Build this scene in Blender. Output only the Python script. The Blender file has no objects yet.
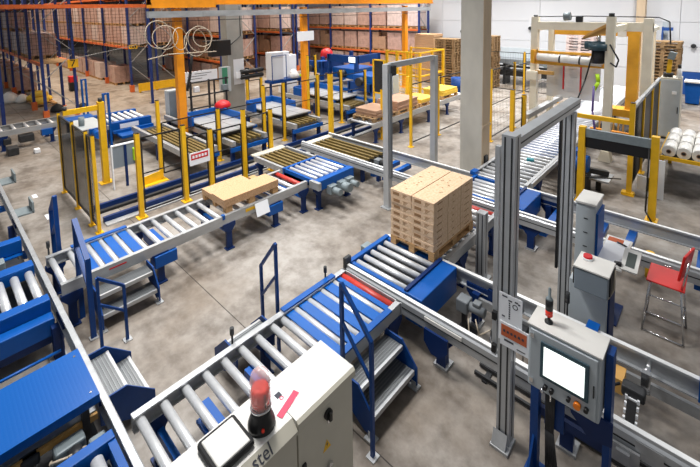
import bpy, bmesh, math, random
from mathutils import Vector, Matrix
random.seed(7)
C = bpy.context.scene
COL = C.collection

# ------------------------------------------------------------------ camera
# world axes: X runs along the transfer tracks, Y along the roller lanes, Z up, metres
CAM_H = 4.4
YAW, PITCH, ROLL = math.radians(43.209), math.radians(5.562), math.radians(-1.013)
def camera():
    cd = bpy.data.cameras.new('camera'); co = bpy.data.objects.new('camera', cd); COL.objects.link(co)
    f = Vector((-math.sin(YAW), math.cos(YAW), 0)); r = Vector((math.cos(YAW), math.sin(YAW), 0)); u = Vector((0, 0, 1))
    f2 = f*math.cos(PITCH) - u*math.sin(PITCH); u2 = u*math.cos(PITCH) + f*math.sin(PITCH)
    r3 = r*math.cos(ROLL) + u2*math.sin(ROLL); u3 = u2*math.cos(ROLL) - r*math.sin(ROLL)
    m = Matrix((r3, u3, -f2)).transposed().to_4x4(); m.translation = (0, 0, CAM_H)
    co.matrix_world = m
    cd.sensor_width = 36; cd.lens = 404.75/700*36
    cd.shift_x = 1.1/700; cd.shift_y = -185.5/700
    cd.clip_start = .1; cd.clip_end = 200
    C.camera = co
camera()

# ------------------------------------------------------------------ light
w = bpy.data.worlds.new('world'); C.world = w; w.use_nodes = True
w.node_tree.nodes['Background'].inputs[0].default_value = (.93, .96, 1, 1)
w.node_tree.nodes['Background'].inputs[1].default_value = .22
def bay_lamp(x, y, p, c=(1, .985, .965), z=9.0, s=1.3):
    l = bpy.data.lights.new('unseen_bay_lamp', 'AREA'); l.shape = 'SQUARE'; l.size = s; l.energy = p; l.color = c; l.spread = math.radians(125)
    o = bpy.data.objects.new('unseen_bay_lamp', l); o.location = (x, y, z); COL.objects.link(o)
WARM = (1, .80, .60)
for x, y, p in ((-4.8, 2.3, 285), (-7.6, 3.6, 235), (-11.8, 3.2, 200), (-5.5, 9.5, 130), (-10.5, 9.5, 230), (-15, 9, 240), (-4.5, 16, 300), (-10.5, 17, 290), (-17, 17, 260), (-2, 20.5, 420), (-8, 20.5, 520), (-14, 20.5, 420), (1.5, 13, 150), (4, 20, 300)):
    bay_lamp(x, y, p)  # unseen lamps; back-wall, wrapper and right-hand ones added to brighten those areas
for x, y, p in ((-17.5, 5.2, 210), (-23.5, 5.6, 330), (-29, 5.6, 330), (-35, 5.6, 330), (-42, 5.8, 330), (-50, 5.8, 330), (-21.5, 11.5, 230), (-21.5, 16, 230), (-19, 20.5, 240)):
    bay_lamp(x, y, p, WARM)
vs = C.view_settings
C.display_settings.display_device = 'sRGB'
vs.view_transform = 'Standard'; vs.look = 'None'; vs.gamma = 1; vs.exposure = 0.25; vs.use_curve_mapping = False

# ------------------------------------------------------------------ materials
def lin(h):
    h = h.lstrip('#'); v = [int(h[i:i+2], 16)/255 for i in (0, 2, 4)]
    return tuple(c/12.92 if c <= .04045 else ((c+.055)/1.055)**2.4 for c in v) + (1,)
MATS = {}
def mat(name, hexc, rough=.5, metal=0, var=0.0, scale=6, bump=0, hex2=None, stretch=None, coat=0, trans=0, alpha=1, emit=0):
    m = bpy.data.materials.new(name); m.use_nodes = True; nt = m.node_tree; b = nt.nodes['Principled BSDF']
    c = lin(hexc); b.inputs['Base Color'].default_value = c; b.inputs['Roughness'].default_value = rough; b.inputs['Metallic'].default_value = metal
    if coat: b.inputs['Coat Weight'].default_value = coat
    if trans: b.inputs['Transmission Weight'].default_value = trans
    if alpha < 1: b.inputs['Alpha'].default_value = alpha
    if emit: b.inputs['Emission Color'].default_value = c; b.inputs['Emission Strength'].default_value = emit
    if var or bump or hex2:
        tc = nt.nodes.new('ShaderNodeTexCoord'); mp = nt.nodes.new('ShaderNodeMapping'); nt.links.new(tc.outputs['Object'], mp.inputs[0])
        if stretch: mp.inputs['Scale'].default_value = stretch
        n = nt.nodes.new('ShaderNodeTexNoise'); n.inputs['Scale'].default_value = scale; n.inputs['Detail'].default_value = 5; nt.links.new(mp.outputs[0], n.inputs['Vector'])
        if var or hex2:
            r = nt.nodes.new('ShaderNodeValToRGB'); r.color_ramp.elements[0].position = .32; r.color_ramp.elements[1].position = .68
            c2 = lin(hex2) if hex2 else tuple(x*(1+var) for x in c[:3]) + (1,)
            r.color_ramp.elements[0].color = tuple(x*(1-var) for x in c[:3]) + (1,); r.color_ramp.elements[1].color = c2
            nt.links.new(n.outputs['Fac'], r.inputs[0]); nt.links.new(r.outputs[0], b.inputs['Base Color'])
        if bump:
            bp = nt.nodes.new('ShaderNodeBump'); bp.inputs['Strength'].default_value = bump; bp.inputs['Distance'].default_value = .01
            nt.links.new(n.outputs['Fac'], bp.inputs['Height']); nt.links.new(bp.outputs[0], b.inputs['Normal'])
    MATS[name] = m; return m
M = MATS
mat('galvanised', '#b0b2b4', .42, .5, .12, 9, stretch=(1, .25, 1))
mat('aluminium', '#b6b9bc', .38, .35, .06, 5)
mat('highlight_white', '#eceded', .3, .15, .03, 6)  # bright tone standing in for the rail-top highlight
mat('amber', '#dfa22c', .45, 0, .08, 4)
mat('roller_steel', '#dfe1e4', .32, .45, .05, 14)
mat('rib_steel', '#7d8082', .4, .5)
mat('dark_steel', '#3a3b3d', .5, .5, .2, 8)
mat('grey_plastic', '#6f7478', .55, 0, .08, 8)
mat('motor_grey', '#7d888c', .5, .1, .1, 12)
mat('blue', '#03509e', .42, 0, .08, 5)
mat('deep_blue', '#053a7a', .45, 0, .12, 5)
mat('navy', '#07285c', .5, 0, .12, 5)
mat('bright_blue_plate', '#0155a4', .36, 0, .08, 3)
mat('yellow', '#e8b414', .45, 0, .07, 6)
mat('orange', '#e8900f', .45, 0, .08, 4)
mat('rack_orange', '#c8622c', .55, 0, .12, 6)
mat('rack_blue', '#23356f', .5, 0, .1, 6)
mat('cream', '#ece4d0', .5, 0, .05, 4)
mat('tan_paint', '#cf9f58', .5, 0, .12, 4)
mat('red_roller', '#b8392f', .4, 0, .18, 10)
mat('red', '#c9141f', .45)
mat('chair_red', '#e0241f', .4, 0, .04, 6)
mat('white_paint', '#d9d7d2', .45, 0, .03, 5)
mat('warm_grey_paint', '#c4bfb0', .45, 0, .03, 4)
mat('light_grey_paint', '#b3bbc0', .42, 0, .04, 4)
mat('slate_grey_paint', '#7f8a94', .42, 0, .04, 4)
mat('black', '#141416', .45)
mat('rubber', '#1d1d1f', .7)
mat('black_wire', '#0e0e10', .6)
mat('paper', '#eef0f4', .7)
mat('ink', '#40424c', .8)
mat('orange_ink', '#c4633c', .8)
mat('pink_tape', '#cf3058', .5)
mat('kraft', '#c9a684', .75, 0, 0, 30, .1, '#dcc0a0')
mat('kraft_print', '#8f6b48', .8)
mat('kraft_seam', '#9a7650', .8)
mat('osb', '#a98158', .75, 0, 0, 34, .4, '#cfa985', (1, 2.5, 1))
mat('wood', '#b48d5f', .75, 0, .18, 7, .2, None, (1, 6, 6))
mat('old_wood', '#8f7350', .8, 0, .2, 7, .2)
mat('carton_brown', '#a5846c', .75, 0, .1, 3)
mat('wrapped_carton', '#b5978d', .35, 0, .16, 5, coat=.3)
mat('wrapped_pale', '#cdbcb8', .3, 0, .12, 6, coat=.4)
mat('brown_sheet', '#b28c74', .7, 0, .1, 4)
mat('yellow_sheet', '#ecc445', .6, 0, .07, 4)
mat('brass_chain', '#786538', .5, .3, .25, 20)
mat('concrete_column', '#c0bcb2', .85, 0, .09, 3, .15, None, (1, 1, .4))
mat('concrete_side', '#c6b196', .85, 0, .07, 3, .1, None, (1, 1, .4))
mat('grey_column', '#8e8c86', .8, 0, .07, 3)
mat('wall_white', '#d2d4d8', .55, 0, .02, .6)
mat('wall_blue', '#1d4b92', .5, 0, .05, 2)
mat('plastic_roll', '#e9e7e2', .3, 0, .04, 6, coat=.3)
mat('film', '#c9c8c6', .25, 0, alpha=.62)
mat('green_paint', '#3f8a6c', .5)
mat('lime', '#b6e21c', .5)
mat('teal', '#1d7f8b', .5)
mat('screen', '#f2fbf6', .3, emit=1.0)
mat('dark_screen', '#4f5653', .3)
mat('bezel', '#2f4b57', .4)
mat('orange_plastic', '#f07f12', .35)
mat('clear_dome', '#f2d4d0', .08, 0, alpha=.38)
mat('red_lens', '#f03a28', .25, 0, .25, 40)
mat('chrome', '#d8d9db', .15, .95)
mat('cable_white', '#b5a894', .6)
mat('purple', '#51407d', .6)
mat('dim_wall', '#4a4240', .9, 0, .3, .8)

def bumpy_plate(name, hexc, rough, metal, sx, sy):
    m = mat(name, hexc, rough, metal); nt = m.node_tree; b = nt.nodes['Principled BSDF']
    tc = nt.nodes.new('ShaderNodeTexCoord'); mp = nt.nodes.new('ShaderNodeMapping'); mp.inputs['Scale'].default_value = (sx, sy, sx)
    v = nt.nodes.new('ShaderNodeTexVoronoi'); v.inputs['Scale'].default_value = 1; v.inputs['Randomness'].default_value = 0
    bp = nt.nodes.new('ShaderNodeBump'); bp.inputs['Strength'].default_value = .2; bp.inputs['Distance'].default_value = .004; bp.invert = True
    for a, c in ((tc.outputs['Object'], mp.inputs[0]), (mp.outputs[0], v.inputs['Vector']), (v.outputs['Distance'], bp.inputs['Height']), (bp.outputs[0], b.inputs['Normal'])): nt.links.new(a, c)
bumpy_plate('tread_blue', '#01529f', .30, 0, 30, 30)
for k in ('blue', 'deep_blue', 'navy', 'bright_blue_plate', 'tread_blue', 'rack_blue'): MATS[k].node_tree.nodes['Principled BSDF'].inputs['Specular IOR Level'].default_value = .3
bumpy_plate('tread_steel', '#6d7072', .4, .7, 40, 40)

def concrete_floor():
    m = bpy.data.materials.new('polished_concrete'); m.use_nodes = True; nt = m.node_tree; b = nt.nodes['Principled BSDF']
    L = nt.links.new
    def N(t, **k):
        n = nt.nodes.new(t)
        for a, v in k.items():
            if a in n.inputs: n.inputs[a].default_value = v
            else: setattr(n, a, v)
        return n
    g = N('ShaderNodeNewGeometry'); sep = N('ShaderNodeSeparateXYZ'); L(g.outputs['Position'], sep.inputs[0])
    def noise(s, d, sx=1, sy=1):
        mp = N('ShaderNodeMapping'); mp.inputs['Scale'].default_value = (sx, sy, 1); L(g.outputs['Position'], mp.inputs[0])
        n = N('ShaderNodeTexNoise', Scale=s, Detail=d, Roughness=.62); L(mp.outputs[0], n.inputs['Vector']); return n.outputs['Fac']
    def ramp(f, a, ca, b_, cb):
        r = N('ShaderNodeValToRGB'); e = r.color_ramp.elements; e[0].position = a; e[1].position = b_; e[0].color = ca; e[1].color = cb; L(f, r.inputs[0]); return r.outputs[0]
    def mult(a, b_, fac=1.0):
        x = N('ShaderNodeMix', data_type='RGBA', blend_type='MULTIPLY'); x.inputs[0].default_value = fac; L(a, x.inputs[6]); L(b_, x.inputs[7]); return x.outputs[2]
    base = ramp(noise(.42, 7), .36, lin('#7f7468'), .62, lin('#a19c96'))
    fine = ramp(noise(5.5, 9), .30, lin('#cbc5bf'), .60, lin('#ffffff'))
    scuff = ramp(noise(1.5, 10), .36, lin('#a39b93'), .53, lin('#ffffff'))
    c = mult(mult(base, fine, .7), scuff, .75)
    # saw-cut joints running along X
    def joint(outp, at, wd):
        s = N('ShaderNodeMath', operation='SUBTRACT'); L(outp, s.inputs[0]); s.inputs[1].default_value = at
        a = N('ShaderNodeMath', operation='ABSOLUTE'); L(s.outputs[0], a.inputs[0])
        k = N('ShaderNodeMath', operation='GREATER_THAN'); L(a.outputs[0], k.inputs[0]); k.inputs[1].default_value = wd; return k.outputs[0]
    for ax, at in (('Y', 2.78), ('Y', 9.4), ('Y', 16.0), ('X', -13.6)):
        j = joint(sep.outputs[ax], at, .007)
        c = mult(c, ramp(j, 0, lin('#77706a'), 1, (1, 1, 1, 1)))
    L(c, b.inputs['Base Color'])
    rr = N('ShaderNodeMapRange'); rr.inputs['To Min'].default_value = .38; rr.inputs['To Max'].default_value = .62; L(noise(2.2, 5), rr.inputs[0]); L(rr.outputs[0], b.inputs['Roughness'])
    b.inputs['Specular IOR Level'].default_value = .4
    MATS['floor'] = m
concrete_floor()

# ------------------------------------------------------------------ mesh helpers
ORG = {}
class MB:
    def __init__(s): s.v = []; s.f = []; s.sm = []
    def _add(s, vs, fs, smooth=False):
        n = len(s.v); s.v += [tuple(v) for v in vs]; s.f += [tuple(i+n for i in f) for f in fs]
        s.sm += [smooth]*len(fs) if not isinstance(smooth, list) else smooth
        return s
    def box(s, x0, x1, y0, y1, z0, z1):
        if x0 > x1: x0, x1 = x1, x0
        if y0 > y1: y0, y1 = y1, y0
        if z0 > z1: z0, z1 = z1, z0
        return s._add([(x0,y0,z0),(x1,y0,z0),(x1,y1,z0),(x0,y1,z0),(x0,y0,z1),(x1,y0,z1),(x1,y1,z1),(x0,y1,z1)],
                      [(0,3,2,1),(4,5,6,7),(0,1,5,4),(1,2,6,5),(2,3,7,6),(3,0,4,7)])
    def cbox(s, c, d, rot=None):
        vs = []
        for z in (-1, 1):
            for x, y in ((-1,-1),(1,-1),(1,1),(-1,1)):
                p = Vector((x*d[0]/2, y*d[1]/2, z*d[2]/2))
                if rot: p = rot @ p
                vs.append(p + Vector(c))
        return s._add(vs, [(0,3,2,1),(4,5,6,7),(0,1,5,4),(1,2,6,5),(2,3,7,6),(3,0,4,7)])
    def bar(s, a, b, w, h=None, up=(0, 0, 1)):
        a = Vector(a); b = Vector(b); h = h or w; d = (b-a).normalized(); u = Vector(up)
        if abs(d.dot(u)) > .98: u = Vector((0, 1, 0))
        r = d.cross(u).normalized(); u = r.cross(d)
        vs = [p + r*i*w/2 + u*j*h/2 for p in (a, b) for i, j in ((-1,-1),(1,-1),(1,1),(-1,1))]
        return s._add(vs, [(0,3,2,1),(4,5,6,7),(0,1,5,4),(1,2,6,5),(2,3,7,6),(3,0,4,7)])
    def cyl(s, a, b, r, n=12, r2=None, cap=True):
        a = Vector(a); b = Vector(b); d = (b-a).normalized(); u = Vector((0, 0, 1)) if abs(d.z) < .95 else Vector((0, 1, 0))
        x = d.cross(u).normalized(); y = d.cross(x); r2 = r if r2 is None else r2
        vs = []
        for p, q in ((a, r), (b, r2)):
            for i in range(n):
                t = 2*math.pi*i/n; vs.append(p + (x*math.cos(t) + y*math.sin(t))*q)
        fs = [(i, (i+1) % n, n+(i+1) % n, n+i) for i in range(n)]; sm = [True]*n
        if cap: fs += [tuple(range(n-1, -1, -1)), tuple(range(n, 2*n))]; sm += [False, False]
        return s._add(vs, fs, sm)
    def tube(s, pts, r, n=6):
        for a, b in zip(pts, pts[1:]): s.cyl(a, b, r, n)
        return s
    def lathe(s, c, prof, n=20, smooth=True):
        vs = []; fs = []
        for r, z in prof:
            for i in range(n):
                t = 2*math.pi*i/n; vs.append((c[0]+r*math.cos(t), c[1]+r*math.sin(t), c[2]+z))
        for k in range(len(prof)-1):
            for i in range(n): fs.append((k*n+i, k*n+(i+1) % n, (k+1)*n+(i+1) % n, (k+1)*n+i))
        fs.append(tuple(range(n-1, -1, -1))); fs.append(tuple((len(prof)-1)*n+i for i in range(n)))
        return s._add(vs, fs, [smooth]*(len(fs)-2)+[False, False])
    def prism(s, poly, ax, a, b):
        n = len(poly)
        def P(p, t): return {0: (t, p[0], p[1]), 1: (p[0], t, p[1]), 2: (p[0], p[1], t)}[ax]
        vs = [P(p, a) for p in poly] + [P(p, b) for p in poly]
        fs = [(i, (i+1) % n, n+(i+1) % n, n+i) for i in range(n)] + [tuple(range(n-1, -1, -1)), tuple(range(n, 2*n))]
        return s._add(vs, fs)
    def ring(s, a, b, ro, ri, n=16):
        a = Vector(a); b = Vector(b); d = (b-a).normalized(); u = Vector((0, 0, 1)) if abs(d.z) < .95 else Vector((0, 1, 0))
        x = d.cross(u).normalized(); y = d.cross(x); vs = []
        for p, q in ((a, ro), (b, ro), (b, ri), (a, ri)):
            for i in range(n):
                t = 2*math.pi*i/n; vs.append(p + (x*math.cos(t)+y*math.sin(t))*q)
        fs = []; sm = []
        for k in range(4):
            for i in range(n):
                fs.append((k*n+i, k*n+(i+1) % n, ((k+1) % 4)*n+(i+1) % n, ((k+1) % 4)*n+i)); sm.append(k in (0, 2))
        return s._add(vs, fs, sm)
    def torus(s, c, R, r, nrm, n=20, m=6):
        d = Vector(nrm).normalized(); u = Vector((0, 0, 1)) if abs(d.z) < .95 else Vector((0, 1, 0)); x = d.cross(u).normalized(); y = d.cross(x)
        vs = []; fs = []
        for i in range(n):
            t = 2*math.pi*i/n; e = x*math.cos(t)+y*math.sin(t)
            for j in range(m):
                q = 2*math.pi*j/m; vs.append(Vector(c) + e*(R+r*math.cos(q)) + d*r*math.sin(q))
        for i in range(n):
            for j in range(m): fs.append((i*m+j, ((i+1) % n)*m+j, ((i+1) % n)*m+(j+1) % m, i*m+(j+1) % m))
        return s._add(vs, fs, True)
    def mesh(s, name, m, org=(0, 0, 0), bevel=0):
        me = bpy.data.meshes.new(name)
        me.from_pydata([(v[0]-org[0], v[1]-org[1], v[2]-org[2]) for v in s.v], [], s.f)
        me.polygons.foreach_set('use_smooth', s.sm)
        bm = bmesh.new(); bm.from_mesh(me)
        bmesh.ops.recalc_face_normals(bm, faces=bm.faces[:])
        if bevel: bmesh.ops.bevel(bm, geom=bm.edges[:], offset=bevel, segments=2, affect='EDGES', profile=.5, clamp_overlap=True)
        bm.to_mesh(me); bm.free()
        me.materials.append(MATS[m]); me.update(); return me

def link(name, data, parent=None, loc=(0, 0, 0)):
    o = bpy.data.objects.new(name, data); COL.objects.link(o); o.location = loc
    if parent: o.parent = parent
    return o
def tag(o, label=None, cat=None, group=None, kind=None):
    for k, v in (('label', label), ('category', cat), ('group', group), ('kind', kind)):
        if v: o[k] = v
    return o
def thing(name, label, cat, loc, group=None):           # an Empty at the base of a thing that has parts
    o = link(name, None, None, loc); ORG[o.name] = tuple(loc); return tag(o, label, cat, group)
def part(parent, name, m, mb, label=None, kind=None, bevel=0):      # mesh given in world metres, child of a thing or a part
    o = link(name, mb.mesh(name, m, ORG[parent.name], bevel), parent); ORG[o.name] = ORG[parent.name]
    return tag(o, label, None, None, kind)
def inst(parent, name, me, loc, rotz=0, label=None):    # piece that shares its mesh
    g = ORG[parent.name]; o = link(name, me, parent, (loc[0]-g[0], loc[1]-g[1], loc[2]-g[2])); o.rotation_euler.z = rotz
    ORG[o.name] = tuple(loc); return tag(o, label)
def solo(name, m, mb, label, cat, group=None, kind=None, bevel=0, org=(0, 0, 0)):
    o = link(name, mb.mesh(name, m, org, bevel), None, org); ORG[o.name] = tuple(org); return tag(o, label, cat, group, kind)
def struct(name, m, mb, parent=None):
    o = link(name, mb.mesh(name, m), parent); ORG[o.name] = (0, 0, 0)
    if not parent: o['kind'] = 'structure'
    return o
def ordinal(i): return ['first', 'second', 'third', 'fourth', 'fifth', 'sixth', 'seventh', 'eighth', 'ninth', 'tenth', 'eleventh', 'twelfth', 'thirteenth', 'fourteenth', 'fifteenth', 'sixteenth', 'seventeenth', 'eighteenth', 'nineteenth', 'twentieth', 'twenty-first', 'twenty-second', 'twenty-third', 'twenty-fourth', 'twenty-fifth', 'twenty-sixth'][i]
def text_mesh(s, size, m, extrude=.001):
    cu = bpy.data.curves.new('lettering', 'FONT'); cu.body = s; cu.size = size; cu.extrude = extrude; cu.align_x = 'CENTER'; cu.align_y = 'CENTER'
    o = bpy.data.objects.new('lettering', cu); COL.objects.link(o)
    me = bpy.data.meshes.new_from_object(o.evaluated_get(bpy.context.evaluated_depsgraph_get()))
    bpy.data.objects.remove(o); me.name = 'lettering'; me.materials.clear(); me.materials.append(MATS[m]); return me
TOP = .66

# ------------------------------------------------------------------ the setting
struct('floor', 'floor', MB().box(-62, 6, -6, 25.2, -.1, 0))
wb = struct('wall_back', 'wall_white', MB().box(-62, 11.2, 25.12, 25.4, 0, 9.5))
pm = {}
for k in range(7):                                            # sandwich panels with recessed joints, one blue row at the foot
    z0 = 0 if k == 0 else 1.12+(k-1)*1.18; z1 = 1.1 if k == 0 else z0+1.165
    for i in range(-1, 6):
        x1 = 4.7-i*6.4
        me = pm.setdefault((k == 0, i < 1), MB().box(-6.385, 0, -.12, 0, 0, 1.1 if k == 0 else 1.165).mesh('panel', 'wall_blue' if (k == 0 and i < 1) else 'wall_white', bevel=.006))
        o = link('panel', me, wb, (x1, 25.12, z0))
struct('wall_left', 'dim_wall', MB().box(-62.3, -62, -6, 25.4, 0, 9.5))
struct('trim_1', 'concrete_side', MB().box(-3.38, -3.02, 24.5, 24.98, 0, 9.5))      # pilaster on the back wall
struct('trim_2', 'light_grey_paint', MB().box(-2.34, -2.12, 24.8, 24.98, 0, 3.5))
fm = link('floor_marking', None); fm['kind'] = 'structure'; ORG[fm.name] = (0, 0, 0)
for x0, x1, y in ((-10.75, -10.45, 1.62), (-12.2, -11.95, 1.62)):
    part(fm, 'dash', 'paper', MB().box(x0, x1, y-.045, y+.045, 0, .002))
fl = solo('wall_flag', 'wall_blue', MB().box(-2.3, -1.9, 24.5, 24.56, 3.08, 3.24).box(-2.33, -2.28, 24.48, 24.98, 2.6, 3.26), 'blue flag-shaped sign standing out from the white back wall', 'sign', org=(-1.95, 24.5, 2.6))
for x, z, lab in ((-1.15, 2.36, 'dark round socket on the white back wall beside the blue flag sign'), (-13.0, 2.75, 'dark round socket on the white wall above the pallet stacks'), (-8.6, 3.05, 'dark round socket on the white wall left of the wrapping machine')):
    solo('wall_socket', 'dark_steel', MB().cyl((x, 25.0, z), (x, 24.86, z), .1, 12), lab, 'socket', org=(x, 25, z))

# building columns
col1 = thing('concrete_column', 'square concrete building column with a pale chamfered side behind the pallet of cartons', 'column', (-4.44, 9.2, 0))
part(col1, 'shaft', 'concrete_column', MB().box(-4.72, -4.16, 9.0, 9.42, 0, 9))
part(col1, 'side_face', 'concrete_side', MB().box(-4.16, -4.145, 9.005, 9.415, 0, 9))
part(col1, 'bracket', 'dark_steel', MB().box(-4.145, -4.10, 9.1, 9.25, .62, .8))
part(col1, 'collar', 'concrete_side', MB().box(-4.155, -4.125, 9.0, 9.42, 1.5, 1.56))

# ------------------------------------------------------------------ roller lanes
ROLL = {}
def roller_mesh(L, m='roller_steel', r=.042):
    k = (round(L, 3), m, r)
    if k not in ROLL: ROLL[k] = MB().cyl((0, 0, 0), (L, 0, 0), r, 14).cyl((-.02, 0, 0), (L+.02, 0, 0), .012, 8).mesh('roller', m)
    return ROLL[k]
def rail_profile(mb, side, x, y0, y1, h=.17, top=TOP):   # a C-shaped steel rail running along Y, web on the outside
    s = side
    mb.prism([(x, top-h), (x, top), (x-s*.07, top), (x-s*.07, top-.018), (x-s*.014, top-.022), (x-s*.014, top-.06), (x-s*.022, top-.07), (x-s*.014, top-.08), (x-s*.014, top-h+.018), (x-s*.06, top-h+.014), (x-s*.06, top-h)], 1, y0, y1)
    return mb
LEG = MB().box(-.05, .05, -.03, .03, .02, .42).prism([(-.13, .5), (-.13, .44), (-.05, .34), (.05, .34), (.13, .44), (.13, .5)], 1, -.035, .035).box(-.08, .08, -.06, .06, 0, .02).mesh('leg', 'navy')
def lane(name, label, x0, x1, y0, y1, ys, legs, red=(), group=None, z=TOP):
    t = thing(name, label, 'conveyor', ((x0+x1)/2, (y0+y1)/2, 0), group)
    part(t, 'side_rail', 'galvanised', rail_profile(MB(), -1, x0, y0, y1)); part(t, 'side_rail', 'galvanised', rail_profile(MB(), 1, x1, y0, y1))
    L = x1-x0-.06
    for y in ys: inst(t, 'roller', roller_mesh(L), (x0+.03, y, z-.065))
    for y in red: inst(t, 'roller', roller_mesh(L, 'red_roller', .05), (x0+.03, y, z-.065), 0, 'red rubber-coated roller')
    for y in legs:
        for x in (x0+.02, x1-.02):
            inst(t, 'leg', LEG, (x, y, 0), math.pi/2)
        part(t, 'cross_beam', 'blue', MB().box(x0+.02, x1-.02, y-.03, y+.03, .30, .36))
    return t
def walk_plates(t, x0, x1, gaps):
    for a, b in gaps: part(t, 'walkover_plate', 'bright_blue_plate', MB().box(x0+.075, x1-.075, a, b, TOP-.045, TOP-.028))
def stopper(t, x, y, h=.16):
    part(t, 'stop_pin', 'dark_steel', MB().cyl((x, y, TOP-.1), (x, y, TOP+h*.5), .012, 8).cyl((x, y, TOP+h*.5), (x, y, TOP+h), .024, 10))

ys2 = [1.13+.215*i for i in range(8)] + [2.79, 3.0, 3.22, 3.45, 3.68]
l2 = lane('roller_conveyor', 'near roller conveyor with blue walk-over plates running from the left track to the pallet car', -3.89, -2.86, 1.07, 3.93, ys2, (1.3, 2.55, 3.8), red=(3.86,))
walk_plates(l2, -3.89, -2.86, [(2.84, 2.955), (3.045, 3.175), (3.265, 3.405), (3.495, 3.635), (3.725, 3.80)])
part(l2, 'plate_rim', 'blue', MB().box(-3.91, -3.83, 2.82, 3.72, TOP+.001, TOP+.022)); part(l2, 'plate_rim', 'blue', MB().box(-2.92, -2.84, 2.82, 3.72, TOP+.001, TOP+.022))
stopper(l2, -3.93, 2.16); stopper(l2, -3.93, 3.62)
for y in (1.6, 2.1): part(l2, 'drive_plate', 'blue', MB().box(-3.6, -3.2, y, y+.09, .40, .56).box(-3.6, -3.2, y-.05, y+.14, .38, .41))
part(l2, 'end_plate', 'galvanised', MB().box(-3.9, -2.85, 3.915, 3.93, .50, .66))

ys1 = [1.13, 1.37, 1.61, 1.80, 2.01, 2.23, 2.44, 2.655, 2.87, 3.085, 3.30, 3.52, 3.74, 3.95, 4.17, 4.38, 4.60, 4.81, 5.03, 5.24]
l1 = lane('roller_conveyor', 'long roller conveyor left of the floor carrying the board pallet to the chain table', -7.54, -6.54, 1.07, 5.56, ys1, (1.18, 2.4, 3.64, 4.7, 5.45), red=(5.44,))
walk_plates(l1, -7.54, -6.54, [(1.42, 1.565), (1.655, 1.755), (1.845, 1.965), (2.055, 2.185)])
part(l1, 'plate_rim', 'blue', MB().box(-7.56, -7.48, 1.40, 2.22, TOP+.001, TOP+.02)); stopper(l1, -7.58, 1.12, .2)
part(l1, 'drive_box', 'blue', MB().box(-6.72, -6.5, 2.3, 2.66, .28, .48), bevel=.01); part(l1, 'drive_box', 'blue', MB().box(-6.72, -6.5, 4.5, 4.86, .28, .48), bevel=.01)
for y in (2.46, 4.63): part(l1, 'drive_plate', 'blue', MB().box(-7.3, -6.75, y-.05, y+.12, .42, .56))
part(l1, 'warning_label', 'yellow', MB().box(-6.538, -6.535, 4.0, 4.22, .56, .62)); part(l1, 'red_label', 'red', MB().box(-6.538, -6.535, 1.66, 1.9, .585, .605))
part(l1, 'paper_sheet', 'paper', MB().bar((-6.515, 4.34, .66), (-6.44, 4.34, .42), .30, .004, up=(1, 0, 0)), 'white paper sheet hanging on the rail')
part(l1, 'seam_bolt', 'blue', MB().box(-6.60, -6.53, 3.52, 3.57, .60, .68))

yc = [5.2+.2*i for i in range(9)]
lm = lane('roller_conveyor', 'short roller conveyor under the stacked cartons between the two right-hand tracks', -3.9, -2.86, 5.12, 7.14, yc, (5.6, 6.7), red=(6.92,))
y3 = [8.55+.215*i for i in range(63)]
l3 = lane('roller_conveyor', 'long roller conveyor right of the concrete column leading into the wrapping machine', -4.08, -2.88, 8.42, 22.2, y3, (9.2, 11.0, 13.0, 15.2, 17.5, 20))
part(l3, 'side_guide', 'galvanised', MB().box(-2.84, -2.80, 8.5, 13.4, .60, .70))
part(l3, 'blue_roller_mat', 'blue', MB().box(-4.0, -2.95, 10.6, 22.0, .568, .578), 'blue sheet under the rollers')
solo('teal_scrap', 'teal', MB().cbox((-3.35, 9.95, TOP+.0), (.16, .12, .05), Matrix.Rotation(.4, 3, 'Z')), 'small teal plastic scrap lying on the rollers beyond the tall post', 'scrap', org=(-3.35, 9.95, TOP))

# ------------------------------------------------------------------ transfer tracks (rails on blue feet)
def track(name, label, xa, xb, ya, yb, feet, beams=(), splits=()):
    t = thing(name, label, 'track', ((xa+xb)/2, (ya+yb)/2, 0))
    for y, s in ((ya, -1), (yb, 1)):
        mb = MB().prism([(y-s*.0, .44), (y, TOP-.05), (y+s*.0-s*.02, TOP-.03), (y-s*.02, TOP), (y-s*.075, TOP), (y-s*.075, TOP-.028), (y-s*.035, TOP-.04), (y-s*.035, .46), (y-s*.07, .455), (y-s*.07, .44)], 0, xa, xb)
        part(t, 'rail', 'aluminium', mb)
        part(t, 'rail_top_strip', 'highlight_white' if ya > 0 else 'galvanised', MB().box(xa, xb, y-s*.022, y-s*.073, TOP, TOP+.004))  # pale strip paints a highlight on rail tops; plain grey on the left track
        part(t, 'rail_slot', 'dark_steel', MB().box(xa, xb, y+s*.0, y+s*.004, .53, .545))
    for x in feet:
        for y, s in ((ya, -1), (yb, 1)):
            part(t, 'foot', 'navy', MB().prism([(x-.17, .52), (x-.17, .40), (x-.06, .26), (x-.06, .03), (x+.06, .03), (x+.06, .26), (x+.17, .40), (x+.17, .52)], 1, y-s*.04, y-s*.065).box(x-.05, x+.05, y-s*.065, y-s*.15, .03, .45))
            part(t, 'foot_plate', 'galvanised', MB().box(x-.09, x+.09, y-s*.02, y-s*.2, 0, .03).cyl((x, y-s*.1, .03), (x, y-s*.1, .07), .02, 8))
    for x in beams: part(t, 'cross_beam', 'blue', MB().box(x-.06, x+.06, ya+.05, yb-.05, .34, .44))
    for x in splits: part(t, 'joint_plate', 'galvanised', MB().box(x-.1, x+.1, yb-.001, yb+.006, .48, .6)); part(t, 'joint_plate', 'galvanised', MB().box(x-.1, x+.1, ya-.006, ya+.001, .48, .6))
    return t
t0 = track('transfer_track', 'twin-rail transfer track along the left edge carrying blue pallet cars', -13.5, -2.0, -.12, 1.0, (-12, -9.6, -6.05, -3.3), (-10.8, -8.4), (-6.2,))
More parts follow.
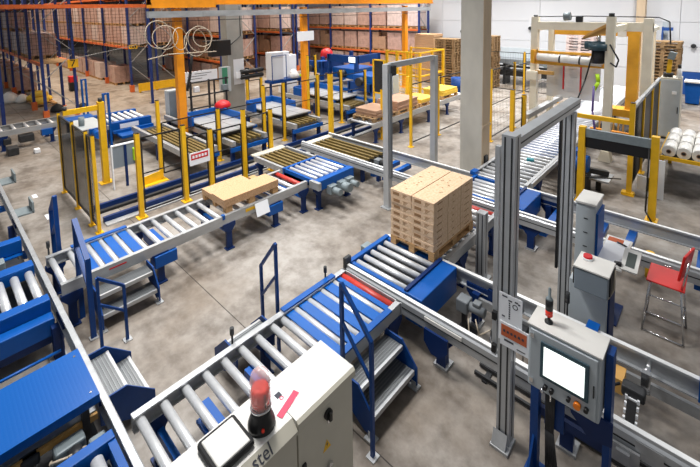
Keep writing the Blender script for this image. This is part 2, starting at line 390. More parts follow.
t1 = track('transfer_track', 'twin-rail transfer track in front running past the touchscreen stand', -3.93, 1.2, 4.0, 5.1, (-2.35, -.95, .55), (), (-.3,))
t2 = track('transfer_track', 'far twin-rail transfer track running behind the red chair and the carton stack', -8.7, 1.2, 7.2, 8.35, (-7.4, -2.4, .3), (-6.1, -5.75, -2.2, -1.45, -1.02, -.1), (-1.2, -4.9))
part(t0, 'dark_floor_sheet', 'dark_steel', MB().box(-5.0, -2.6, -.08, .94, .0, .06)); part(t0, 'track_motor', 'motor_grey', MB().box(-4.2, -4.0, .3, .62, .06, .4), bevel=.02)  # dark sheet added to darken the floor by the cover plate
part(t0, 'stop_bracket', 'motor_grey', MB().box(-10.35, -9.95, 1.02, 1.30, .44, .47).box(-10.35, -9.95, 1.28, 1.31, .44, .66)); part(t0, 'stop_bracket', 'motor_grey', MB().box(-12.6, -12.1, 1.02, 1.30, .44, .47).box(-12.6, -12.1, 1.28, 1.31, .44, .66))
part(t2, 'bracket', 'navy', MB().box(.0, .5, 7.24, 7.5, .4, .62)); part(t2, 'yellow_stop', 'yellow', MB().cyl((-.72, 7.75, 0), (-.72, 7.75, .42), .06, 10))
part(t2, 'end_stop', 'blue', MB().box(-4.05, -3.92, 8.2, 8.4, .66, .74))
part(t1, 'buffer', 'dark_steel', MB().box(-3.95, -3.90, 4.0, 4.12, .60, .76)); stopper(t1, -1.25, 5.14, .26)
part(t1, 'blue_clamp', 'blue', MB().box(-1.02, -.9, 4.98, 5.14, .46, .70)); part(t1, 'blue_clamp', 'blue', MB().box(-.02, .1, 4.98, 5.14, .46, .70))
part(t1, 'type_plate', 'white_paint', MB().box(-2.55, -2.05, 3.985, 3.998, .555, .60)); part(t1, 'mount_plate', 'navy', MB().prism([(-2.52, .5), (-2.2, .5), (-2.2, .34), (-2.3, .22), (-2.42, .22), (-2.52, .34)], 1, 3.93, 3.96))
part(t1, 'cable_tray', 'galvanised', MB().box(-2.3, 1.2, 4.95, 4.99, .3, .42)); part(t1, 'wall_bracket', 'navy', MB().box(-2.2, -1.95, 5.02, 5.06, .40, .56).box(-1.9, -1.75, 5.02, 5.06, .36, .52))
part(t1, 'valve_plate', 'galvanised', MB().box(-.6, -.36, 3.96, 3.985, .33, .5).box(-.53, -.43, 3.93, 3.965, .37, .47))

# drive cable carrier and motors between the two front rails
mt = thing('drive_motor', 'grey geared motor with cables between the rails beside the pallet car', 'motor', (-2.3, 4.75, 0))
part(mt, 'gearbox', 'grey_plastic', MB().box(-2.50, -2.33, 4.68, 4.85, .3, .48), bevel=.02); part(mt, 'motor_body', 'grey_plastic', MB().cyl((-2.33, 4.76, .40), (-2.12, 4.76, .40), .06, 14)); part(mt, 'terminal_box', 'grey_plastic', MB().box(-2.28, -2.18, 4.72, 4.82, .45, .50), bevel=.01)
part(mt, 'stand', 'dark_steel', MB().box(-2.44, -2.38, 4.74, 4.80, 0, .3).box(-2.5, -2.25, 4.68, 4.86, 0, .02))
part(mt, 'cable', 'cable_white', MB().tube([(-2.2, 4.66, .34), (-2.12, 4.6, .2), (-2.0, 4.66, .3), (-1.95, 4.75, .3)], .01).tube([(-2.2, 4.6, .02), (-1.7, 4.62, .02)], .012).tube([(-2.3, 4.66, .3), (-2.25, 4.60, .03)], .01))
for i, (x, y) in enumerate(((-1.85, 4.62), (-1.72, 4.86))):
    k = thing('sensor_block', ('black sensor block on a pin frame between the rails, nearer the viewer', 'black sensor block on a pin frame between the rails, against the far rail')[i], 'sensor', (x, y, 0))
    part(k, 'block', 'dark_steel', MB().box(x-.11, x+.11, y-.07, y+.07, .28, .4), bevel=.015)
    part(k, 'pin', 'chrome', MB().cyl((x-.09, y-.09, 0), (x-.09, y-.09, .34), .01, 6)); part(k, 'pin', 'chrome', MB().cyl((x+.09, y-.09, 0), (x+.09, y-.09, .34), .01, 6)); part(k, 'pin', 'chrome', MB().cyl((x, y+.09, 0), (x, y+.09, .34), .01, 6))
fg = solo('guide_bars', 'dark_steel', MB().box(-2.0, 1.2, 4.22, 4.25, .02, .06).box(-2.0, 1.2, 4.36, 4.39, .02, .06).box(-2.0, 1.2, 4.50, 4.53, .02, .06).box(-1.9, -1.84, 4.2, 4.55, 0, .02).box(0, .06, 4.2, 4.55, 0, .02), 'thin steel guide bars lying on the floor between the front rails', 'rail', org=(-.4, 4.4, 0))
cc = thing('cable_carrier', 'hanging white cable chain under a dark holder right of the touchscreen', 'cable chain', (-.45, 4.6, 0))
part(cc, 'holder', 'dark_steel', MB().box(-.60, -.40, 4.58, 4.70, .45, .56), bevel=.02); part(cc, 'bracket', 'tan_paint', MB().box(-.74, -.60, 4.70, 4.9, .34, .50)); part(cc, 'hanger', 'chrome', MB().cyl((-.42, 4.8, .62), (-.42, 5.0, .63), .03, 8).box(-.46, -.38, 4.76, 4.82, .44, .66))
for k in range(9): part(cc, 'chain_link', 'paper', MB().box(-.56, -.54, 4.56-.035*k, 4.585-.035*k, .45-.05*k, .49-.05*k).box(-.46, -.44, 4.56-.035*k, 4.585-.035*k, .45-.05*k, .49-.05*k).box(-.55, -.45, 4.565-.035*k, 4.58-.035*k, .46-.05*k, .475-.05*k))
part(cc, 'chain_core', 'rubber', MB().bar((-.5, 4.56, .46), (-.5, 4.24, .02), .08, .02))
part(cc, 'cable', 'rubber', MB().tube([(-.62, 4.66, .5), (-.74, 4.55, .46), (-.72, 4.45, .30), (-.56, 4.46, .22)], .014))

# ------------------------------------------------------------------ transfer cars
def car(name, label, x0, x1, y0, y1, ys, box_w=.22, boxside=1, rl=None, front=None):
    t = thing(name, label, 'pallet car', ((x0+x1)/2, (y0+y1)/2, 0))
    a, b = (x0, x1-box_w) if boxside > 0 else (x0+box_w, x1)
    part(t, 'side_frame', 'blue', MB().box(a, a+.07, y0, y1, .50, TOP+.02))
    part(t, 'drive_housing', 'blue', MB().box(x1-box_w, x1, y0, y1, .30, TOP+.02) if boxside > 0 else MB().box(x0, x0+box_w, y0, y1, .30, TOP+.02), bevel=.012)
    part(t, 'inner_rim', 'navy', MB().box(b-.02, b+.03, y0+.01, y1-.01, TOP+.02, TOP+.05) if boxside > 0 else MB().box(a-.03, a+.02, y0+.01, y1-.01, TOP+.02, TOP+.05))
    part(t, 'end_frame', 'blue', MB().box(a+.07, b, y0, y0+.06, .5, TOP)); part(t, 'end_frame', 'blue', MB().box(a+.07, b, y1-.06, y1, .5, TOP))
    L = b-a-.13
    for y in ys: inst(t, 'roller', roller_mesh(L), (a+.085, y, TOP-.045))
    part(t, 'bed', 'dark_steel', MB().box(a+.07, b, y0+.06, y1-.06, .46, .50))
    for x in (x0+.2, x1-.2):
        for y in (y0+.03, y1-.03): part(t, 'wheel', 'rubber', MB().cyl((x, y-.02, .38), (x, y+.02, .38), .08, 14))
    part(t, 'axle_beam', 'navy', MB().box(x0+.1, x1-.1, y0+.2, y0+.3, .30, .46).box(x0+.1, x1-.1, y1-.3, y1-.2, .30, .46))
    return t
c1 = car('transfer_car', 'blue pallet car with bright rollers standing in front of the stacked cartons', -3.95, -2.66, 4.10, 5.02, [4.23+.165*i for i in range(5)], .26)
part(c1, 'motor', 'motor_grey', MB().box(-4.1, -3.96, 4.55, 4.72, .52, .64), bevel=.015)
c2 = car('transfer_car', 'pallet car with rollers between the far rails right of the concrete column', -3.95, -2.55, 7.30, 8.25, [7.42+.165*i for i in range(5)], .3)
ca = thing('transfer_car', 'blue roller car on the left track beside the start of the far conveyor', 'pallet car', (-6.9, .45, 0))
part(ca, 'side_frame', 'blue', MB().box(-7.55, -7.35, -.08, .9, .5, TOP+.03), bevel=.01); part(ca, 'side_frame', 'blue', MB().box(-8.6, -8.42, -.08, .9, .45, TOP), bevel=.01)
part(ca, 'drive_housing', 'blue', MB().box(-6.45, -6.28, -.08, .9, .40, TOP+.03), bevel=.012); part(ca, 'step_frame', 'blue', MB().box(-6.27, -6.10, -.08, .9, .30, .53), bevel=.012); part(ca, 'skirt', 'navy', MB().box(-6.45, -6.12, -.07, .89, .2, .3))
for i in range(6): inst(ca, 'roller', roller_mesh(.82, 'roller_steel', .05), (-7.31, .82-.165*i, TOP-.06))
part(ca, 'bed', 'dark_steel', MB().box(-8.4, -6.45, -.05, .88, .36, .42))
for x, y, s in ((-8.0, .55, .2), (-7.8, .25, .15), (-8.25, .3, .12), (-7.75, .7, .1)): part(ca, 'motor', 'motor_grey', MB().box(x-s/2, x+s/2, y-.08, y+.08, .42, .42+s), bevel=.015)
part(ca, 'air_hose', 'rubber', MB().tube([(-8.1, .2, .5), (-7.9, .4, .56), (-7.7, .45, .5), (-7.65, .75, .5)], .02))
for x in (-8.3, -6.2):
    for y in (0, .84): part(ca, 'wheel', 'rubber', MB().cyl((x, y-.02, .36), (x, y+.02, .36), .08, 12))
part(ca, 'tie_rod', 'blue', MB().cyl((-5.75, -.05, .3), (-5.75, .88, .3), .018, 8))
cb = thing('cover_plate', 'large glossy blue tread plate covering the left track', 'cover plate', (-4.6, .4, 0))
part(cb, 'plate', 'tread_blue', MB().box(-5.02, -4.24, -.6, .915, TOP+.06, TOP+.085))
part(cb, 'lip', 'blue', MB().box(-4.26, -4.24, -.6, .915, TOP-.0, TOP+.06)); part(cb, 'lip', 'blue', MB().box(-5.02, -5.0, -.6, .915, TOP, TOP+.06))
for x in (-4.95, -4.32): part(cb, 'carrier_beam', 'dark_steel', MB().box(x-.03, x+.03, -.5, .9, .64, TOP+.06))
for x in (-4.95, -4.32):
    for y in (-.4, .8): part(cb, 'post', 'dark_steel', MB().box(x-.03, x+.03, y-.03, y+.03, 0, .64))
for p in ((-4.92, .86), (-4.32, .86)): part(cb, 'screw', 'chrome', MB().cyl((p[0], p[1], TOP+.085), (p[0], p[1], TOP+.09), .012, 8))
cd_ = thing('transfer_car', 'blue roller car at the bottom left corner beside the cover plate', 'pallet car', (-3.3, .4, 0))
part(cd_, 'side_frame', 'blue', MB().box(-3.86, -3.76, -.1, .9, .5, TOP+.02), bevel=.008); part(cd_, 'end_frame', 'blue', MB().box(-3.76, -2.6, .84, .9, .5, TOP))
part(cd_, 'side_frame', 'blue', MB().box(-2.6, -2.5, -.1, .9, .5, TOP+.02), bevel=.008); part(cd_, 'bed', 'dark_steel', MB().box(-3.76, -2.6, -.1, .84, .42, .46))
for i in range(5): inst(cd_, 'roller', roller_mesh(1.08, 'roller_steel', .05), (-3.72, .74-.165*i, TOP-.05))
for x in (-3.6, -2.8):
    for y in (0, .84): part(cd_, 'wheel', 'rubber', MB().cyl((x, y-.02, .36), (x, y+.02, .36), .09, 12))
part(cd_, 'pull_rail', 'galvanised', MB().box(-4.42, -4.36, -.4, .90, .44, .5)); part(cd_, 'pull_rail', 'tan_paint', MB().box(-4.34, -4.31, -.4, .90, .44, .5)); part(cd_, 'floor_pan', 'dark_steel', MB().box(-4.95, -3.87, -.1, .86, .08, .12))
part(cd_, 'motor', 'motor_grey', MB().box(-4.27, -4.14, .52, .76, .36, .5), 'grey motor under the edge of the blue plate', bevel=.02); part(cd_, 'motor', 'motor_grey', MB().box(-4.1, -3.98, .76, .90, .38, .5), bevel=.02); part(cd_, 'motor', 'dark_steel', MB().box(-4.38, -4.28, .30, .44, .4, .5), bevel=.02)
part(cd_, 'cable', 'cable_white', MB().tube([(-4.2, .5, .42), (-4.1, .48, .5), (-4.05, .6, .5), (-4.08, .74, .46)], .012)); part(cd_, 'bearing', 'dark_steel', MB().cyl((-4.12, .66, .45), (-4.0, .66, .45), .06, 12))
part(cd_, 'frame_arm', 'navy', MB().box(-4.14, -2.5, .80, .84, .34, .42).box(-4.14, -2.5, -.1, -.06, .34, .42))

# ------------------------------------------------------------------ chain table where the far conveyor meets the far track
def chain_bed(t, x0, x1, y0, y1, z, n=7, axis=0):
    for k in range(n):
        f = (k+.5)/n
        if axis == 0: y = y0+(y1-y0)*f; part(t, 'chain_strand', 'brass_chain', MB().box(x0, x1, y-.03, y+.03, z-.07, z-.01)); part(t, 'chain_guide', 'dark_steel', MB().box(x0, x1, y-.045, y+.045, z-.11, z-.07))
        else: x = x0+(x1-x0)*f; part(t, 'chain_strand', 'brass_chain', MB().box(x-.03, x+.03, y0, y1, z-.07, z-.01)); part(t, 'chain_guide', 'dark_steel', MB().box(x-.045, x+.045, y0, y1, z-.11, z-.07))
ct = thing('chain_table', 'brass chain table ending in a blue six-roller bed at the end of the far conveyor', 'conveyor', (-7.5, 6.2, 0))
part(ct, 'side_rail', 'galvanised', MB().box(-8.75, -7.5, 6.66, 6.73, .52, .66)); part(ct, 'side_rail', 'galvanised', MB().box(-8.75, -7.56, 5.66, 5.73, .52, .66)); part(ct, 'end_plate', 'warm_grey_paint', MB().box(-8.95, -8.72, 5.7, 6.7, .6, .64))
chain_bed(ct, -8.7, -7.55, 5.78, 6.62, .65, 6)
part(ct, 'roller_frame', 'bright_blue_plate', MB().box(-7.5, -6.36, 5.66, 6.76, .50, .575)); part(ct, 'frame_edge', 'blue', MB().box(-6.44, -6.28, 5.66, 6.78, .46, .68), bevel=.01); part(ct, 'frame_edge', 'blue', MB().box(-7.55, -7.47, 5.66, 6.78, .5, .66))
part(ct, 'frame_edge', 'blue', MB().box(-7.5, -6.4, 5.66, 5.72, .5, .66)); part(ct, 'frame_edge', 'blue', MB().box(-7.5, -6.4, 6.72, 6.78, .5, .66))
for i in range(6): inst(ct, 'roller', roller_mesh(.95), (-7.44, 5.82+.165*i, TOP-.03))
for x, y in ((-6.4, 5.75), (-6.4, 6.65), (-7.4, 5.75), (-7.4, 6.65), (-8.6, 5.75), (-8.6, 6.65)): inst(ct, 'leg', LEG, (x, y, 0), math.pi/2)
for y, s in ((6.0, .15), (6.3, .2), (6.55, .13)): part(ct, 'motor', 'motor_grey', MB().cyl((-6.27, y, .42), (-5.95, y, .42), s/2, 12).box(-6.3, -6.15, y-.1, y+.1, .34, .52))
part(ct, 'corner_bracket', 'galvanised', MB().box(-6.5, -6.2, 5.58, 5.66, .52, .68))

# chains laid between the far rails at their left end
ch2 = thing('chain_table', 'brass chain bed lying between the far rails at their left end', 'conveyor', (-7.6, 7.8, 0))
chain_bed(ch2, -8.6, -6.5, 7.34, 8.22, .60, 5)
part(ch2, 'end_plate', 'warm_grey_paint', MB().box(-8.72, -8.5, 7.3, 8.3, .54, .60)); part(ch2, 'bed', 'dark_steel', MB().box(-8.6, -6.5, 7.3, 8.28, .42, .46))
for x in (-8.5, -6.6):
    for y in (7.45, 8.15): part(ch2, 'leg', 'navy', MB().box(x-.04, x+.04, y-.04, y+.04, 0, .42))
dv = thing('drive_motor', 'dark geared motor between the far rails left of the carton stack', 'motor', (-6.1, 7.8, 0))
part(dv, 'motor_body', 'dark_steel', MB().cyl((-6.25, 7.75, .5), (-5.95, 7.75, .5), .08, 12)); part(dv, 'gearbox', 'grey_plastic', MB().box(-6.4, -6.24, 7.66, 7.84, .42, .58), bevel=.01); part(dv, 'stand', 'navy', MB().box(-6.36, -6.28, 7.7, 7.8, 0, .42))

# ------------------------------------------------------------------ steps and handrails
def steps(name, label, ax, s, a0, a1, edge, z0=.44, z1=.22, d=.26, noses=None):
    """two treads between a0..a1 along the other axis, descending from 'edge' in direction s of axis ax"""
    n1, n2 = noses
    t = thing(name, label, 'steps', ((n2, (a0+a1)/2, 0) if ax == 0 else ((a0+a1)/2, n2, 0)))
    def bx(mb, u0, u1, v0, v1, za, zb): return mb.box(u0, u1, v0, v1, za, zb) if ax == 0 else mb.box(v0, v1, u0, u1, za, zb)
    for n, z in ((n1, z0), (n2, z1)):
        tr = part(t, 'tread', 'tread_steel', bx(MB(), n-s*d, n, a0+.02, a1-.02, z-.03, z))
        part(tr, 'nosing', 'galvanised', bx(MB(), n-s*.025, n+s*.006, a0+.02, a1-.02, z-.05, z+.004))
        rb = MB()
        for k in range(6): bx(rb, n-s*(.05+.034*k)-.006, n-s*(.05+.034*k)+.006, a0+.03, a1-.03, z, z+.004)
        part(tr, 'tread_ribs', 'rib_steel', rb, kind='stuff')
    poly = [(n1-s*d-s*.02, z0+.06), (n1-s*.02, z0+.06), (n2+s*.03, z1+.03), (n2+s*.03, .04), (n2-s*.1, .04), (n1-s*d-s*.02, z1+.02)]
    for a in (a0, a1):
        part(t, 'stringer', 'deep_blue', MB().prism(poly, 1 if ax == 0 else 0, a-.01, a+.01))
        part(t, 'floor_bracket', 'galvanised', bx(MB(), n2-.07, n2+.05, a-.05, a+.05, 0, .012))
        part(t, 'floor_bracket', 'galvanised', bx(MB(), n2-.04, n2+.02, a-.016, a+.016, .0, .08))
    return t
steps('steps', 'pair of grated metal steps on the near side of the front conveyor', 0, 1, 2.84, 3.62, -2.86, noses=(-2.60, -2.44))
steps('steps', 'pair of grated metal steps beside the blue plates of the far conveyor', 0, 1, 1.42, 2.18, -6.54, noses=(-6.24, -6.10))
steps('steps', 'pair of grated metal steps against the left track near the bottom', 1, 1, -5.15, -4.42, 1.0, noses=(1.22, 1.44))
steps('steps', 'metal steps on the far side of the front conveyor under a blue handrail', 0, -1, 2.2, 2.72, -3.9, noses=(-4.2, -4.40))
def handrail(label, p1, z1, p2, z2, zb1=0, zb2=0, w=.035, mid=.42, m='deep_blue', wide=None):
    t = thing('handrail', label, 'handrail', (p2[0], p2[1], 0))
    wd = wide or w
    def post(p, zb, z): part(t, 'post', m, MB().box(p[0]-w/2, p[0]+w/2, p[1]-wd/2, p[1]+wd/2, zb, z))
    post(p1, zb1, z1); post(p2, zb2, z2)
    part(t, 'top_rail', m, MB().bar((*p1, z1), (*p2, z2), wd, w)); part(t, 'mid_rail', m, MB().bar((*p1, z1-mid), (*p2, z2-mid), wd*.8, w*.8))
    part(t, 'foot_plate', 'galvanised', MB().box(p2[0]-.05, p2[0]+.05, p2[1]-.05, p2[1]+.05, zb2, zb2+.012))
    return t
handrail('blue handrail frame beyond the front conveyor standing on open floor', (-4.02, 2.86), 1.47, (-4.42, 2.90), .98)
handrail('blue sloping handrail beside the front steps and white cabinet', (-2.74, 2.74), 1.62, (-2.33, 2.72), 1.22)
handrail('blue handrail frame left of the far conveyor start, nearer the black fence', (-7.66, 1.27), 1.52, (-8.05, 1.27), 1.16, wide=.06)
handrail('tall blue sloping handrail on the near side of the far conveyor start', (-6.62, 1.30), 1.50, (-6.08, 1.30), 1.12, wide=.065)
handrail('thin blue handrail at the steps against the left track', (-5.7, 1.30), 1.04, (-5.7, 1.60), .78, w=.034, mid=.36)

# ------------------------------------------------------------------ white control cabinet in front
cab = thing('control_cabinet', 'white-topped control cabinet in front with two beige doors and a rotary switch', 'cabinet', (-2.5, 1.7, 0))
part(cab, 'body', 'warm_grey_paint', MB().box(-2.70, -2.31, .95, 2.41, .10, 1.15), bevel=.008)
part(cab, 'top_cover', 'white_paint', MB().box(-2.73, -2.345, .95, 1.768, 1.16, 1.2)); part(cab, 'top_cover', 'white_paint', MB().box(-2.73, -2.30, 1.772, 2.43, 1.16, 1.2))
part(cab, 'front_rim', 'warm_grey_paint', MB().prism([(-2.345, 1.2), (-2.275, 1.135), (-2.275, 1.105), (-2.345, 1.105)], 1, .95, 1.768), 'sloping beige front rim')
part(cab, 'front_rim', 'warm_grey_paint', MB().prism([(-2.30, 1.2), (-2.275, 1.18), (-2.275, 1.125), (-2.30, 1.125)], 1, 1.772, 2.43))
part(cab, 'plinth', 'dark_steel', MB().box(-2.68, -2.34, 1.0, 2.38, 0, .1))
for y0, y1 in ((1.10, 1.76), (1.775, 2.395)): part(cab, 'door', 'warm_grey_paint', MB().box(-2.31, -2.285, y0, y1, .14, 1.11), bevel=.004)
part(cab, 'door_seal', 'green_paint', MB().box(-2.312, -2.29, 1.10, 2.395, 1.112, 1.12))
sw = part(cab, 'rotary_switch', 'black', MB().cyl((-2.285, 2.09, 1.02), (-2.262, 2.09, 1.02), .042, 16).cbox((-2.25, 2.09, 1.02), (.03, .025, .075)))
part(sw, 'key_tag', 'chrome', MB().box(-2.282, -2.276, 2.085, 2.11, .93, .97))
tri = part(cab, 'warning_triangle', 'yellow', MB().prism([(2.03, .70), (2.12, .70), (2.075, .79)], 0, -2.285, -2.282))
part(tri, 'bolt_mark', 'ink', MB().prism([(2.082, .775), (2.066, .745), (2.076, .745), (2.068, .715), (2.086, .752), (2.076, .752)], 0, -2.282, -2.281))
part(cab, 'door_handle', 'chrome', MB().bar((-2.275, 2.06, .50), (-2.26, 2.10, .58), .025, .03)); part(cab, 'door_lock', 'black', MB().box(-2.285, -2.265, 1.80, 1.84, .72, .80), bevel=.006)
me = text_mesh('stel', .12, 'ink'); o = inst(cab, 'lettering', me, (-2.307, 1.46, 1.1685)); o.rotation_euler = (math.atan2(.065, .07), 0, math.pi/2)
part(cab, 'paper_label', 'paper', MB().box(-2.70, -2.44, 1.68, 1.90, 1.2, 1.202)); part(cab, 'printed_mark', 'ink', MB().box(-2.60, -2.55, 1.78, 1.83, 1.202, 1.203)); part(cab, 'printed_ring', 'pink_tape', MB().ring((-2.535, 1.81, 1.202), (-2.535, 1.81, 1.2035), .018, .010))
part(cab, 'pink_tape_strip', 'pink_tape', MB().bar((-2.42, 1.70, 1.2025), (-2.49, 1.93, 1.2025), .055, .003))
hm = thing('display_unit', 'square white-faced display with black rim at the cabinet end beside the red beacon', 'display', (-2.6, 1.2, 1.2))
R = Matrix.Rotation(0, 3, 'Z')
part(hm, 'housing', 'rubber', MB().box(-2.68, -2.375, 1.14, 1.455, 1.2, 1.265), bevel=.03); part(hm, 'face', 'white_paint', MB().box(-2.645, -2.39, 1.165, 1.42, 1.255, 1.275), bevel=.012)
bc = thing('warning_beacon', 'red rotating beacon with clear dome on a black base on the white cabinet', 'beacon', (-2.47, 1.57, 1.2))
BX, BY = -2.48, 1.575
part(bc, 'base', 'black', MB().lathe((BX, BY, 1.2), [(.105, 0), (.105, .035), (.092, .07), (.078, .11), (.074, .15)], 24))
part(bc, 'base_lamp', 'red_lens', MB().cyl((BX+.085, BY-.045, 1.255), (BX+.10, BY-.053, 1.257), .012, 10))
part(bc, 'collar', 'chrome', MB().lathe((BX, BY, 1.35), [(.078, 0), (.083, .012), (.078, .022)], 24))
part(bc, 'red_lens', 'red_lens', MB().lathe((BX, BY, 1.372), [(.062, 0), (.072, .03), (.072, .12), (.062, .15)], 20))
part(bc, 'lamp_holder', 'black', MB().box(BX+.071, BX+.078, BY-.012, BY+.0, 1.40, 1.50))
part(bc, 'dome', 'clear_dome', MB().lathe((BX, BY, 1.372), [(.079, 0), (.082, .10), (.080, .20), (.066, .26), (.036, .292), (.008, .30)], 24))

# ------------------------------------------------------------------ touchscreen stand
st = thing('touchscreen_terminal', 'light grey touchscreen box on a blue two-legged stand beside the front track', 'control panel', (-.85, 3.6, 0))
part(st, 'box', 'light_grey_paint', MB().box(-1.14, -.585, 3.46, 3.72, 1.05, 1.62), bevel=.012)
part(st, 'top_plate', 'white_paint', MB().box(-1.15, -.575, 3.45, 3.73, 1.62, 1.635), bevel=.004)
part(st, 'door', 'light_grey_paint', MB().box(-1.12, -.605, 3.44, 3.46, 1.07, 1.60), bevel=.006)
sc = part(st, 'screen_bezel', 'bezel', MB().box(-1.03, -.66, 3.425, 3.44, 1.21, 1.54), bevel=.006)
part(sc, 'screen', 'screen', MB().box(-1.0, -.69, 3.42, 3.426, 1.245, 1.505))
for x, z, r, m, lab in ((-.98, 1.14, .017, 'black', 'black push button'), (-.93, 1.14, .017, 'black', 'black push button'), (-.80, 1.155, .015, 'black', 'black push button'), (-.735, 1.145, .027, 'orange_plastic', 'orange push button'), (-.67, 1.15, .017, 'black', 'black push button')):
    part(st, 'button', m, MB().cyl((x, 3.44, z), (x, 3.405, z), r, 14), lab)
part(st, 'key', 'chrome', MB().cyl((-1.0, 3.43, 1.115), (-1.0, 3.40, 1.10), .013, 8).box(-.935, -.925, 3.40, 3.41, 1.06, 1.12))
for z in (1.13, 1.55): part(st, 'hinge', 'chrome', MB().box(-1.115, -1.085, 3.43, 3.44, z-.02, z+.02))
part(st, 'door_catch', 'dark_steel', MB().box(-.63, -.622, 3.43, 3.44, 1.28, 1.38))
part(st, 'leg', 'deep_blue', MB().box(-1.16, -1.09, 3.62, 3.70, .02, 1.1)); part(st, 'leg', 'deep_blue', MB().box(-.575, -.525, 3.58, 3.70, .02, 1.60))
part(st, 'gusset', 'deep_blue', MB().prism([(3.40, .02), (3.64, .02), (3.64, .45)], 0, -1.135, -1.115)); part(st, 'gusset', 'deep_blue', MB().prism([(3.34, .02), (3.56, .02), (3.56, .45)], 0, -.545, -.525))
part(st, 'foot_plate', 'deep_blue', MB().box(-1.2, -1.05, 3.34, 3.76, 0, .02)); part(st, 'foot_plate', 'deep_blue', MB().box(-.62, -.46, 3.3, 3.78, 0, .02))
part(st, 'apron', 'navy', MB().prism([(-.82, 1.06), (-.50, 1.06), (-.50, .86), (-.66, .82), (-.80, .96)], 1, 3.52, 3.54))
part(st, 'cross_bar', 'navy', MB().box(-1.1, -.56, 3.66, 3.70, .62, .70)); part(st, 'junction_plate', 'deep_blue', MB().box(-1.04, -.88, 3.64, 3.66, .58, 1.04))
cb2 = MB()
for k in range(6): cb2.tube([(-1.02+.014*k, 3.6, 1.05), (-1.02+.012*k, 3.62, .55), (-1.03+.02*k, 3.7, .05)], .009)
part(st, 'cable_bundle', 'dark_steel', cb2, kind='stuff')
lt = thing('signal_lamp', 'slim black and red signal lamp on top of the touchscreen box', 'signal lamp', (-1.01, 3.57, 1.635))
part(lt, 'foot', 'dark_steel', MB().lathe((-1.01, 3.57, 1.635), [(.034, 0), (.034, .012), (.014, .016), (.012, .06)], 14)); part(lt, 'red_section', 'red_lens', MB().cyl((-1.01, 3.57, 1.70), (-1.01, 3.57, 1.755), .03, 16), 'red lens ring'); part(lt, 'black_section', 'black', MB().cyl((-1.01, 3.57, 1.755), (-1.01, 3.57, 1.85), .031, 16))
part(lt, 'cap', 'motor_grey', MB().lathe((-1.01, 3.57, 1.85), [(.03, 0), (.026, .012), (.012, .02), (.012, .10), (.004, .11)], 12))

# ------------------------------------------------------------------ grey sensor portals over the tracks
def profile_post(t, x, y, z, w=.13, name='post'):
    p = part(t, name, 'aluminium', MB().box(x-w/2, x+w/2, y-w/2, y+w/2, .02, z))
    for dx in (-.25, .25): part(p, 'slot', 'dark_steel', MB().box(x+dx*w-.008, x+dx*w+.008, y-w/2-.002, y+w/2+.002, .1, z-.02))
    part(p, 'side_slot', 'dark_steel', MB().box(x-w/2-.002, x+w/2+.002, y-.008, y+.008, .1, z-.02))
    return p
pg = thing('sensor_portal', 'tall grey profile portal spanning the front track, sign on its near post', 'portal', (-1.45, 4.7, 0))
profile_post(pg, -1.435, 3.74, 3.20); profile_post(pg, -1.45, 5.76, 3.0)
part(pg, 'top_beam', 'aluminium', MB().box(-1.51, -1.39, 3.80, 6.0, 3.03, 3.15)); part(pg, 'beam_slot', 'dark_steel', MB().box(-1.39, -1.388, 3.83, 5.98, 3.08, 3.095))
part(pg, 'sensor_strip', 'aluminium', MB().box(-1.575, -1.53, 3.71, 3.77, .9, 3.06)); part(pg, 'light_curtain', 'black', MB().box(-1.57, -1.54, 5.73, 5.79, .8, 3.0))
for y in (3.74, 5.76): part(pg, 'base_plate', 'galvanised', MB().box(-1.53, -1.35, y-.15, y+.06, 0, .03)); part(pg, 'base_wedge', 'galvanised', MB().prism([(y-.14, .03), (y-.08, .03), (y-.08, .16)], 0, -1.52, -1.38))
for z in (1.0, 1.35): part(pg, 'sensor', 'black', MB().box(-1.56, -1.52, 3.66, 3.70, z-.04, z+.04))
sg = thing('notice_sign', 'white notice sheet with orange text block fixed to the near portal post', 'sign', (-1.35, 3.64, 1.2))
part(sg, 'sheet', 'paper', MB().box(-1.48, -1.26, 3.638, 3.642, 1.17, 1.66)); part(sg, 'lower_sheet', 'paper', MB().box(-1.46, -1.19, 3.630, 3.636, 1.13, 1.37))
part(sg, 'orange_block', 'orange_ink', MB().box(-1.45, -1.21, 3.627, 3.629, 1.23, 1.345))
nk = MB()
for x, z, l in ((-1.45, 1.625, .05), (-1.39, 1.60, .035), (-1.33, 1.61, .03), (-1.30, 1.60, .02), (-1.45, 1.42, .03)): nk.box(x, x+l, 3.636, 3.637, z, z+.014)
for k in range(8): nk.box(-1.385, -1.372, 3.636, 3.637, 1.42+.022*k, 1.435+.022*k)
nk.ring((-1.325, 3.637, 1.565), (-1.325, 3.636, 1.565), .026, .018)
for k in range(6): nk.box(-1.43+.035*k, -1.41+.035*k, 3.6255, 3.6265, 1.275, 1.30)
nk.box(-1.42, -1.33, 3.6285, 3.6295, 1.185, 1.205).box(-1.30, -1.22, 3.6285, 3.6295, 1.155, 1.165)
part(sg, 'printed_text', 'ink', nk, kind='stuff')
p2 = thing('sensor_portal', 'slim grey portal spanning the far track left of the concrete column', 'portal', (-5.3, 7.8, 0))
for y in (6.82, 8.73): part(p2, 'post', 'aluminium', MB().box(-5.37, -5.23, y-.07, y+.07, .02, 3.2)); part(p2, 'base_plate', 'galvanised', MB().box(-5.42, -5.18, y-.13, y+.13, 0, .02))
part(p2, 'top_beam', 'aluminium', MB().box(-5.35, -5.25, 6.9, 8.66, 3.1, 3.22)); part(p2, 'sensor_head', 'dark_steel', MB().box(-5.3, -5.18, 6.86, 7.0, 2.95, 3.16))
part(p2, 'inner_strip', 'grey_plastic', MB().box(-5.23, -5.19, 6.78, 6.86, .7, 3.0))
